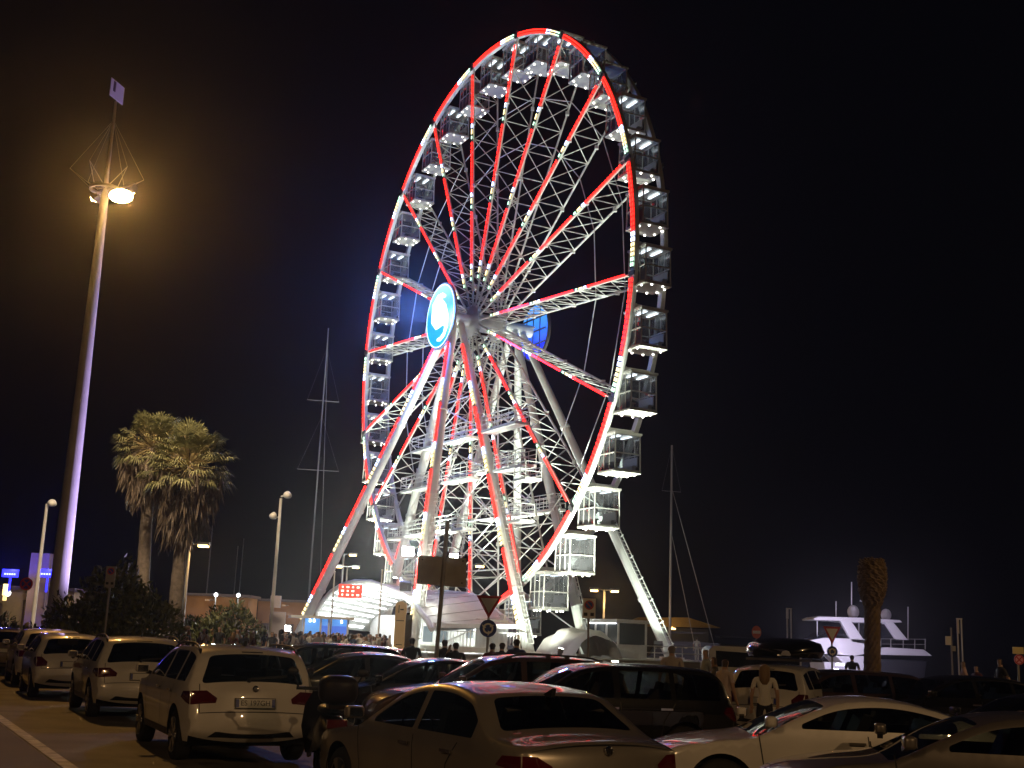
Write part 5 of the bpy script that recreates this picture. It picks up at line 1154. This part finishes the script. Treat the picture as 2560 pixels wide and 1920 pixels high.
def make_car(kind, loc, head, col, label, extra=(), dark_glass=False, scale=(1, 1, 1), group='parked cars'):
    lib = car_lib(kind); c = lib['car']; rz = math.atan2(head[1], head[0])
    t = empty('parked_car', (loc[0], loc[1], gz(loc[0], loc[1])), rz, label, 'car', group); t.scale = scale
    def inst(nm, me, p, l=(0, 0, 0), r=0):
        o = bpy.data.objects.new(nm, me); link(o, p); o.location = l; o.rotation_euler = (0, 0, r); return o
    def slot0(o, m): o.material_slots[0].link = 'OBJECT'; o.material_slots[0].material = m
    b = inst('body', lib['body'], t); slot0(b, col)
    for nm, me, l, r, subs in lib['parts']:
        o = inst(nm, me, t, l, r)
        if nm == 'mirror': slot0(o, col)
        if dark_glass and nm in ('side_window', 'rear_window'): slot0(o, CGDARK)
        if nm == 'number_plate': t['_p'] = 1; pl = o
        for sn, sm in subs: inst(sn, sm, o)
    if 'rails' in extra:
        for sg in (1, -1):
            m = MB(); pts = []
            for f in np.linspace(0, 1, 14):
                x = .15-1.95*f; z = c.topedge(x)+.035+.02*math.sin(PI*f)**.4; pts.append((x, sg*(c.Wf(x, c.topedge(x))-.03), z-.05*(1-min(1, 6*min(f, 1-f)))))
            m.path(pts, .016, 7)
            for f in (.1, .45, .62, .92): x = .15-1.95*f; m.box((x, sg*(c.Wf(x, c.topedge(x))-.03), c.topedge(x)+.01), (.09, .03, .06))
            o = m.build('roof_rail', BLACK, t, world=False)
    if 'antenna' in extra:
        x = -1.35; z = c.top(c.Lx(x), 0)[2]; m = MB(); m.tube((x, 0, z), (x-.22, 0, z+.25), .012, .006, 6); m.build('antenna', BLACK, t, world=False)
    if 'fin' in extra:
        x = -1.3; m = MB(); z = max(p[1] for p in c.P if abs(p[0]-x) < .1); m.prism([(x+.1, -.02, z-.02), (x-.08, -.02, z-.02), (x-.10, -.02, z+.06)], (0, .04, 0)); m.build('antenna', BLACK, t, world=False)
    if '_p' in t.keys(): del t['_p']
    bpy.context.view_layer.update(); return t, pl
GRP = 'cars in the harbour car park'
WHT = paint('warm_white', (.70, .68, .64)); WHT2 = paint('plain_white', (.68, .66, .62)); SIL = paint('silver', (.36, .33, .28), .55, .32); BLK = paint('black', (.010, .010, .011)); NAVY = paint('navy', (.012, .014, .028)); BRN = paint('bronze', (.075, .045, .035), .4); GRY = paint('graphite', (.07, .065, .065), .5); GRY2 = paint('mid_grey', (.16, .145, .13), .4); LGR = paint('light_grey', (.22, .19, .18), .5)
RD = ROADD[:2]; NH = -ACR[:2]
def plate_text(t, pl, kind, body_):
    lib = car_lib(kind); p, n, u = lib['plate']; X = np.array([0, -1., 0])
    mw = np.array(t.matrix_world); R3 = mw[:3, :3]; L = R3@(p+n*.012)+mw[:3, 3]
    o = text('plate_lettering', body_, .095, BLACK, L, R3@X, R3@u, pl, .001); return o
def rear_at(px_pt, head, kind):                               # car centre from its rear axle left wheel point
    return px_pt
# left row, parked nose to tail along the road; centres and headings
LH = (-.430, .903)
t, pl = make_car('suv', (-4.17, 18.43), LH, WHT, 'nearest white crossover in the left row, with its number plate facing the viewer', ('fin', 'rails'), group=GRP); plate_text(t, pl, 'suv', 'ES 197GH')
make_car('suv', (-7.66, 25.38), LH, WHT2, 'white crossover parked second in the left row, only the corner of its plate showing', ('antenna', 'rails'), True, group=GRP)
make_car('hatch', (-10.75, 30.4), LH, WHT2, 'small white hatchback third in the left row with upright red tail light', (), group=GRP)
make_car('suv', (-13.1, 35.4), LH, WHT, 'white car fourth in the left row with an aerial on its roof', ('antenna',), group=GRP)
make_car('hatch', (-16.6, 41.0), LH, LGR, 'grey hatchback furthest away in the left row', (), group=GRP)
t, pl = make_car('sedan', (-.21, 12.36), (-.513, .858), SIL, 'silver saloon standing in the aisle, rear and left side close to the viewer', ('fin',), scale=(.98, .98, .98), group=GRP)
BH = (-.977, -.213)
for kind, x, y, hd, col, label, extra, sc_ in (
    ('coupe', 3.81, 14.68, (-1, .03), WHT, 'cream white coupe, its side facing the viewer, wheel lights mirrored in its windscreen', (), (.97, .97, .97)),
    ('coupe', 4.65, 12.10, (-.985, .17), GRY2, 'grey car cut off by the bottom right corner of the picture', (), (.97, .97, .97)),
    ('estate', 1.30, 19.3, BH, BLK, 'black estate car in the middle of the bank, just behind the silver saloon', (), (1, 1, 1.03)),
    ('estate', -.05, 21.42, BH, BRN, 'bronze estate car with black roof rails', ('rails',), (1.0, 1.0, 1.06)),
    ('sedan', -1.62, 23.53, BH, BLK, 'black saloon half hidden behind the scooter and the blank sign post', (), (1.01, 1.01, 1.01)),
    ('sedan', -3.18, 24.97, (-.955, -.297), GRY, 'graphite saloon whose side window shows behind the white crossover', (), (1.02, 1.02, 1.03)),
    ('estate', -4.35, 27.6, (-.95, -.31), BLK, 'dark estate car at the far end of the bank, below the blue booth', (), (1, 1, 1.05)),
    ('hatch', -4.0, 33.0, BH, LGR, 'pale hatchback roof showing behind the black saloon', (), (1, 1, .98)),
    ('sedan', .2, 29.5, BH, NAVY, 'navy saloon in the second bank in front of the pavilion terrace', (), (1, 1, 1.04)),
    ('estate', 7.15, 27.2, BH, BRN, 'dull brown estate behind the cream coupe, an orange glint on its pillar', (), (1, 1, .97)),
    ('hatch', 9.56, 26.6, BH, BLK, 'dark hatchback near the right edge, a blue glint on its pillar', (), (1.08, 1, .98)),
    ('sedan', 8.4, 19.3, BH, NAVY, 'navy saloon at the right edge behind the dark cut off car', (), (1, 1, .96))):
    make_car(kind, (x, y), hd, col, label, extra, kind == 'estate' and col is BLK and x > 0 and False, sc_, GRP)
# white van-like car with a roof box
h = np.array([.43, .90]); vl = ground(1913, 25.3); t, pl = make_car('hatch', vl[:2]+h*1.9, h, WHT2, 'white people carrier with a long black roof box', (), True, (1.1, 1.02, 1.03), GRP)
rb = empty('roof_box', (t.location.x, t.location.y, 1.56), math.atan2(h[1], h[0]), 'long glossy black roof box on the white people carrier', 'roof box')
mb = MB(); rows = []
for i in range(15):
    f = i/14; x = (f-.5)*2.7; hh = .40*max(.05, math.sin(PI*(.04+.92*f)))**.45; ww = .80*max(.1, math.sin(PI*(.06+.88*f)))**.4
    rows.append([(x, y*ww, .04+z*hh) for y, z in ((-.9, 0), (-1, .35), (-.9, .8), (-.6, .98), (0, 1.03), (.6, .98), (.9, .8), (1, .35), (.9, 0))])
mb.grid(rows); mb.build('shell', mat('box_black', (.01, .01, .011), .18, coat=1), rb, world=False); mb = MB()
for x in (-.7, .5): mb.beam((x, -.7, -.02), (x, .7, -.02), .06, .05)
mb.build('cross_bar', DSTEEL, rb, world=False)
# white minibus far behind
mv = ground(1772, 52)+np.array([1.75, 0, 0]); t = empty('parked_van', mv, 0, 'white van with a wide dark window, far behind the people carrier', 'van'); mb = MB(); w0 = mv
mb.prism([mv+np.array([x, 0, z]) for x, z in ((-1.75, .4), (2.2, .4), (2.2, 1.6), (1.7, 1.85), (-1.55, 1.87), (-1.75, 1.7))], (0, 1.9, 0)); mb.build('body', WHT2, t, .05)
mb = MB(); mb.prism([mv+np.array([x, -.012, z]) for x, z in ((-1.45, 1.0), (2.1, 1.0), (2.1, 1.55), (-1.45, 1.66))], (0, .01, 0)); mb.build('side_window', mat('van_glass', (.01, .012, .014), .08), t)
for x in (-1.1, 1.5):
    mb = MB(); mb.lathe(mv+np.array([x, .1, .34]), [(.0, -.12), (.2, -.12), (.33, -.1), (.34, 0), (.33, .1)], 18, 0, (0, 1, 0)); mb.build('wheel', RUBBER, t)
# scooter with a top box between the white crossover and the silver saloon
sb = ground(835, 14.6); sc = empty('scooter', sb, math.atan2(RD[1], RD[0])-.25, 'dark scooter with a top box and windscreen parked beside the white crossover', 'scooter')
DK = mat('scooter_dark', (.012, .011, .012), .35, coat=.2, spec=.2); DK2 = mat('scooter_brown', (.016, .010, .009), .4, spec=.2)
def sbuild(nm, mb, m): return mb.build(nm, m, sc, world=False)
mb = MB(); mb.grid([[(x, y*w*.5, z+h_*zz) for y, zz in ((-1, 0), (-1, .6), (-.6, 1), (.6, 1), (1, .6), (1, 0))] for x, w, z, h_ in ((-.85, .2, .55, .12), (-.6, .34, .42, .36), (-.2, .36, .38, .42), (.1, .32, .3, .28), (.35, .34, .26, .10), (.5, .36, .26, .10))]); sbuild('body', mb, DK)
mb = MB(); mb.grid([[(x-.06*abs(y), y*w, z) for y in (-1, -.5, 0, .5, 1)] for x, w, z in ((.55, .2, .3), (.66, .26, .6), (.58, .24, .85), (.48, .16, 1.02))]); mb.box((.72, 0, .5), (.25, .16, .12)); sbuild('front_shield', mb, DK)
mb = MB(); mb.grid([[(x-.05*abs(y), y*w, z) for y in (-1, 0, 1)] for x, w, z in ((.52, .2, 1.0), (.44, .24, 1.2), (.34, .18, 1.42))]); sbuild('windscreen', mb, CGLASS)
mb = MB(); mb.sphere((-.3, 0, .86), .3, 12, 0, (1.3, .55, .22)); sbuild('seat', mb, BLACK)
mb = MB(); k_ = len(mb.v); mb.sphere((0, 0, 0), 1, 16, 0); mb.v[k_:] = [(-.88+.19*np.sign(a)*abs(a)**.6, .22*np.sign(b)*abs(b)**.6, 1.10+.16*np.sign(c_)*abs(c_)**.6) for a, b, c_ in mb.v[k_:]]; mb.box((-.8, 0, .92), (.3, .2, .05)); sbuild('top_box', mb, DK2)
mb = MB(); mb.tube((.46, -.36, 1.05), (.46, .36, 1.05), .02, None, 8); 
for s_ in (-1, 1): mb.tube((.46, s_*.33, 1.05), (.36, s_*.42, 1.22), .012, None, 6); mb.sphere((.36, s_*.42, 1.25), .06, 10, 0, (.4, 1.2, .8))
sbuild('handlebar', mb, BLACK)
for x in (.72, -.68):
    mb = MB(); mb.lathe((x, 0, .25), [(.15, -.06), (.23, -.055), (.25, 0), (.23, .055), (.15, .06)], 20, 0, (0, 1, 0)); w_ = sbuild('wheel', mb, RUBBER); mb = MB(); mb.lathe((x, 0, .25), [(0, -.03), (.15, -.03), (.15, .03), (0, .03)], 16, 0, (0, 1, 0)); o = mb.build('rim', ALLOY, w_, world=False)
mb = MB(); mb.box((-.98, 0, .74), (.05, .22, .09)); sbuild('tail_light', mb, TAILR)
mb = MB(); mb.box((-1.0, 0, .52), (.015, .2, .2)); sbuild('number_plate', mb, PLATEM)
mb = MB(); mb.tube((-.25, -.2, .25), (-.85, -.22, .36), .055, .06, 10); sbuild('exhaust', mb, DSTEEL)
# ================================================================== PEOPLE
SKIN = mat('skin', (.42, .26, .18), .55); SKIN2 = mat('skin_tan', (.30, .18, .11), .55)
CL = [mat('cloth_%d' % i, c, .85) for i, c in enumerate([(.62, .60, .58), (.02, .02, .025), (.45, .40, .36), (.10, .03, .03), (.03, .05, .12), (.55, .45, .42), (.12, .12, .13), (.5, .33, .28), (.30, .34, .36), (.68, .66, .60)])]
TR = [mat('trousers_%d' % i, c, .85) for i, c in enumerate([(.02, .02, .03), (.05, .07, .13), (.25, .2, .15), (.10, .10, .10)])]
HR = [mat('hair_%d' % i, c, .6) for i, c in enumerate([(.015, .011, .009), (.05, .03, .018), (.22, .14, .07), (.18, .17, .16)])]
def skin_body(name, J, edges, rad, female=False):
    """one continuous figure grown round a skeleton of joints"""
    me = bpy.data.meshes.new(name); names = list(J); me.from_pydata([J[k] for k in names], [(names.index(a), names.index(b)) for a, b in edges], [])
    o = bpy.data.objects.new(name, me); COL.objects.link(o); m = o.modifiers.new('s', 'SKIN'); m.use_smooth_shade = True; m.branch_smoothing = .4
    sv = me.skin_vertices[0].data
    for i, k in enumerate(names): r = rad[k] if k in rad else rad[k.split('_')[0]]; sv[i].radius = r if isinstance(r, tuple) else (r, r)
    sv[0].use_root = True
    s2 = o.modifiers.new('u', 'SUBSURF'); s2.levels = 1; s2.render_levels = 1
    bpy.context.view_layer.update(); me2 = bpy.data.meshes.new_from_object(o.evaluated_get(bpy.context.evaluated_depsgraph_get())); bpy.data.objects.remove(o)
    return me2
def person_mesh(pose, seed):
    g = random.Random(seed); st = {'stand': (.0, .0), 'walk': (.22, -.22), 'shift': (.06, -.04)}[pose[0]]
    J = {'pelvis': (0, 0, .95), 'waist': (.01, 0, 1.12), 'chest': (0, 0, 1.32), 'neckbase': (-.01, 0, 1.46), 'neck': (.0, 0, 1.53), 'head': (.02, 0, 1.62), 'crownh': (.0, 0, 1.70)}
    E = [('pelvis', 'waist'), ('waist', 'chest'), ('chest', 'neckbase'), ('neckbase', 'neck'), ('neck', 'head'), ('head', 'crownh')]
    for sg, n, f in ((1, 'l', st[0]), (-1, 'r', st[1])):
        J['hip_'+n] = (0, sg*.10, .90); J['knee_'+n] = (.03+f*.6, sg*.11, .49); J['ankle_'+n] = (f*1.1-.03, sg*.11, .085); J['toe_'+n] = (f*1.1+.13, sg*.13, .035)
        E += [('pelvis', 'hip_'+n), ('hip_'+n, 'knee_'+n), ('knee_'+n, 'ankle_'+n), ('ankle_'+n, 'toe_'+n)]
        sh = (-.01, sg*.185, 1.42); J['shoulder_'+n] = sh; a = pose[1] if sg > 0 else pose[2]
        el = {'down': (-.04-f*.4, sg*.25, 1.13), 'up': (.10, sg*.26, 1.22), 'hold': (.05, sg*.24, 1.15)}[a]; ha = {'down': (.04-f*.8, sg*.26, .88), 'up': (.24, sg*.14, 1.50), 'hold': (.26, sg*.14, 1.18)}[a]
        J['elbow_'+n] = el; J['wrist_'+n] = ha; d = np.array(ha)-np.array(el); d /= np.linalg.norm(d); J['palm_'+n] = tuple(np.array(ha)+d*.08)
        E += [('chest', 'shoulder_'+n), ('shoulder_'+n, 'elbow_'+n), ('elbow_'+n, 'wrist_'+n), ('wrist_'+n, 'palm_'+n)]
        s_ = np.cross(d, [0, 0, 1.]); s_ = s_/max(1e-6, np.linalg.norm(s_))
        for k in range(4):
            J[f'finger_{n}{k}'] = tuple(np.array(J['palm_'+n])+d*(.085-.012*abs(k-1.3))+s_*(.022*(k-1.5))); E.append(('palm_'+n, f'finger_{n}{k}'))
        J['thumb_'+n] = tuple(np.array(ha)+d*.06+s_*sg*.05); E.append(('wrist_'+n, 'thumb_'+n))
    rad = dict(pelvis=(.12, .16), waist=(.10, .135), chest=(.115, .165), neckbase=(.07, .10), neck=.055, head=(.092, .078), crownh=(.075, .066), hip=.088, knee=.056, ankle=.042, toe=.036, shoulder=.066, elbow=.043, wrist=.031, palm=(.036, .022), finger=.0095, thumb=.011)
    me = skin_body('person', J, E, rad)
    me.materials.clear()
    for m in (SKIN, CL[0], TR[0], HR[0], BLACK): me.materials.append(m)
    for p in me.polygons:
        c = p.center; z = c.z; side = abs(c.y); p.use_smooth = True
        if z > 1.50: p.material_index = 3 if (z > 1.66 or (c.x < .02 and z > 1.55)) else 0
        elif z < .07: p.material_index = 4
        elif z < .95 and side < .20: p.material_index = 2
        elif side > .20 and z < 1.24 or (c.x > .17 and z > .9): p.material_index = 0
        else: p.material_index = 1
    # nose and ears as small bumps of the same surface
    bm_ = bmesh.new(); bm_.from_mesh(me)
    for v in bm_.verts:
        if v.co.x > .095 and abs(v.co.y) < .03 and 1.57 < v.co.z < 1.65: v.co.x += .022
        if abs(v.co.y) > .07 and abs(v.co.x-.01) < .04 and 1.58 < v.co.z < 1.65: v.co.y *= 1.12
    bm_.to_mesh(me); bm_.free(); return me
POSES = [('stand', 'down', 'down'), ('walk', 'down', 'down'), ('shift', 'hold', 'down'), ('stand', 'up', 'down'), ('shift', 'down', 'hold'), ('walk', 'down', 'hold')]
PM = [person_mesh(p, i) for i, p in enumerate(POSES)]
HM = MB(); HM.sphere((-.03, 0, 1.60), .105, 12, 0, (.95, .95, 1.05)); HM.grid([[(-.05+math.cos(a)*r*.7-.03, math.sin(a)*r, z) for a in np.linspace(PI*.45, PI*1.55, 9)] for z, r in ((1.66, .10), (1.58, .108), (1.48, .112), (1.38, .095), (1.31, .05))]); HAIRM = HM.mesh('long_hair', HR[2])
def person(p, face, top, trous, hair, label, pose=0, h=1.0, skin=None, longhair=False, group=None):
    o = bpy.data.objects.new('person', PM[pose]); link(o); o.location = [float(k) for k in p]; o.rotation_euler = (0, 0, face); o.scale = (h, h, h)
    for i, m in ((0, skin or SKIN), (1, top), (2, trous), (3, hair)): o.material_slots[i].link = 'OBJECT'; o.material_slots[i].material = m
    tag(o, label, 'person', group)
    if longhair:
        k = bpy.data.objects.new('long_hair', HAIRM); link(k, o); k.material_slots[0].link = 'OBJECT'; k.material_slots[0].material = hair
    return o
# the ones that can be told apart
person(ground(1911, 21.5), PI/2-.2, CL[9], TR[0], HR[2], 'blonde woman in a pale top seen from behind in front of the white people carrier', 0, .87, None, True)
person(ground(1786, 24), PI*.95, CL[6], TR[0], HR[1], 'person in a dark top walking left of the couple by the people carrier', 1, .92, SKIN2)
person(ground(1812, 23.5), PI*.2, CL[5], TR[2], HR[1], 'person in a pinkish top standing between the black estate and the people carrier', 2, .90)
person(ground(1765, 28), PI*1.1, CL[8], TR[1], HR[3], 'grey haired person behind the couple by the people carrier', 0, 1.0)
person(ground(1031, 32), PI/2, CL[1], TR[0], HR[0], 'dark haired person in black beside the totem, back to the viewer', 0, 1.0, SKIN2)
person(ground(1113, 31), PI/2+.4, CL[1], TR[0], HR[0], 'person in silhouette just right of the blank sign post', 0, .99, SKIN2)
person(ground(1141, 29.5), PI/2+.2, CL[1], TR[3], HR[0], 'person in silhouette raising a hand, right of the blank sign post', 3, .96, SKIN2)
person(ground(1232, 30), PI/2, CL[3], TR[0], HR[0], 'person in silhouette under the roundabout sign, head turned to the pavilion', 4, .97, SKIN2)
person(ground(1256, 31), PI/2-.3, CL[1], TR[0], HR[0], 'person in silhouette standing between two others right of the roundabout sign', 0, .98, SKIN2)
person(ground(1292, 30.5), PI/2+.1, CL[4], TR[0], HR[0], 'tall person in silhouette, third to the right of the roundabout sign', 0, 1.04, SKIN2)
person(ground(1680, 27), PI/2, CL[2], TR[1], HR[3], 'person with grey hair below the lit foot of the far right leg', 0, 1.03)
person(ground(2130, 44), PI/2, CL[1], TR[0], HR[0], 'person in black in front of the yacht, left of the bare palm trunk', 0, 1.0)
person(ground(2408, 36), PI*.9, CL[7], TR[2], HR[2], 'person in an ochre top beside the tall twin post on the right', 1, .97)
person(ground(2440, 38), PI*1.1, CL[3], TR[0], HR[1], 'person in dark red right of the tall twin post', 5, .90)
person(ground(2500, 34), PI, CL[1], TR[0], HR[1], 'person in black walking past near the right edge', 1, 1.04)
person(gp(16.5, .82, 12.0), PI*.4, CL[9], CL[9], HR[1], 'person all in white standing on the deck by the white rail', 0, 1.0)
# the queue in front of the pavilion and the crowd along the quay
g = random.Random(11); SPOT = []
tops = ['white top', 'black top', 'beige top', 'dark red top', 'navy top', 'pale pink top', 'dark grey top', 'salmon top', 'blue grey top', 'cream top']
hairs = ['black hair', 'brown hair', 'fair hair', 'grey hair']
zones = [(842, 975, 58, 74, 46, 'in the queue under the lit strips of the pavilion'), (705, 842, 52, 70, 34, 'in the crowd before the blue booth'), (560, 705, 48, 72, 26, 'in the crowd left of the blue booth'), (420, 560, 46, 66, 24, 'on the quay below the small bush'), (200, 420, 44, 60, 16, 'on the quay below the oleander bush'), (5, 200, 44, 56, 10, 'at the far left beyond the parked cars')]
for a, b, y0, y1, n, where in zones:
    seen = set()
    for k in range(n):
        px = a+(b-a)*(k+.5+g.uniform(-.45, .45))/n; Y = g.uniform(y0, y1); ti = g.choices(range(10), [4, 2, 2, 1, 1, 2, 1, 2, 2, 3] if a == 842 else [2, 4, 1, 1, 2, 1, 3, 1, 1, 1])[0]; hi = g.choices(range(4), [4, 3, 2, 1])[0]
        ph = g.randrange(6); sz = g.uniform(.93, 1.08); lh = g.random() < .35
        q = (k+.5)/n; third = 'left end' if q < .33 else ('middle' if q < .67 else 'right end')
        act = ['standing', 'walking', 'holding something', 'raising an arm', 'standing relaxed', 'strolling'][ph]
        lab = f"{'long' if lh else 'short'} {hairs[hi]}, {tops[ti]}, person {act}, {third} {where.replace('the crowd before', 'crowd by')}"
        lab = ' '.join(lab.split()[:16])
        person(ground(px, Y), g.uniform(0, 2*PI), CL[ti], g.choice(TR), HR[hi], lab, ph, sz, g.choice([SKIN, SKIN, SKIN2]), lh, 'people '+where)
# ================================================================== AIR
hm = bpy.data.materials.new('haze'); hm.use_nodes = True; nt = hm.node_tree
for n_ in list(nt.nodes): nt.nodes.remove(n_)
out = nt.nodes.new('ShaderNodeOutputMaterial'); pvn = nt.nodes.new('ShaderNodeVolumePrincipled'); pvn.inputs['Color'].default_value = (.9, .9, .95, 1); pvn.inputs['Density'].default_value = HAZE_D; pvn.inputs['Anisotropy'].default_value = .9
nt.links.new(pvn.outputs[0], out.inputs['Volume'])
mb = MB(); mb.box((0, 105, 27), (440, 260, 62)); hz_ = mb.build('haze', hm); tag(hz_, kind='stuff')
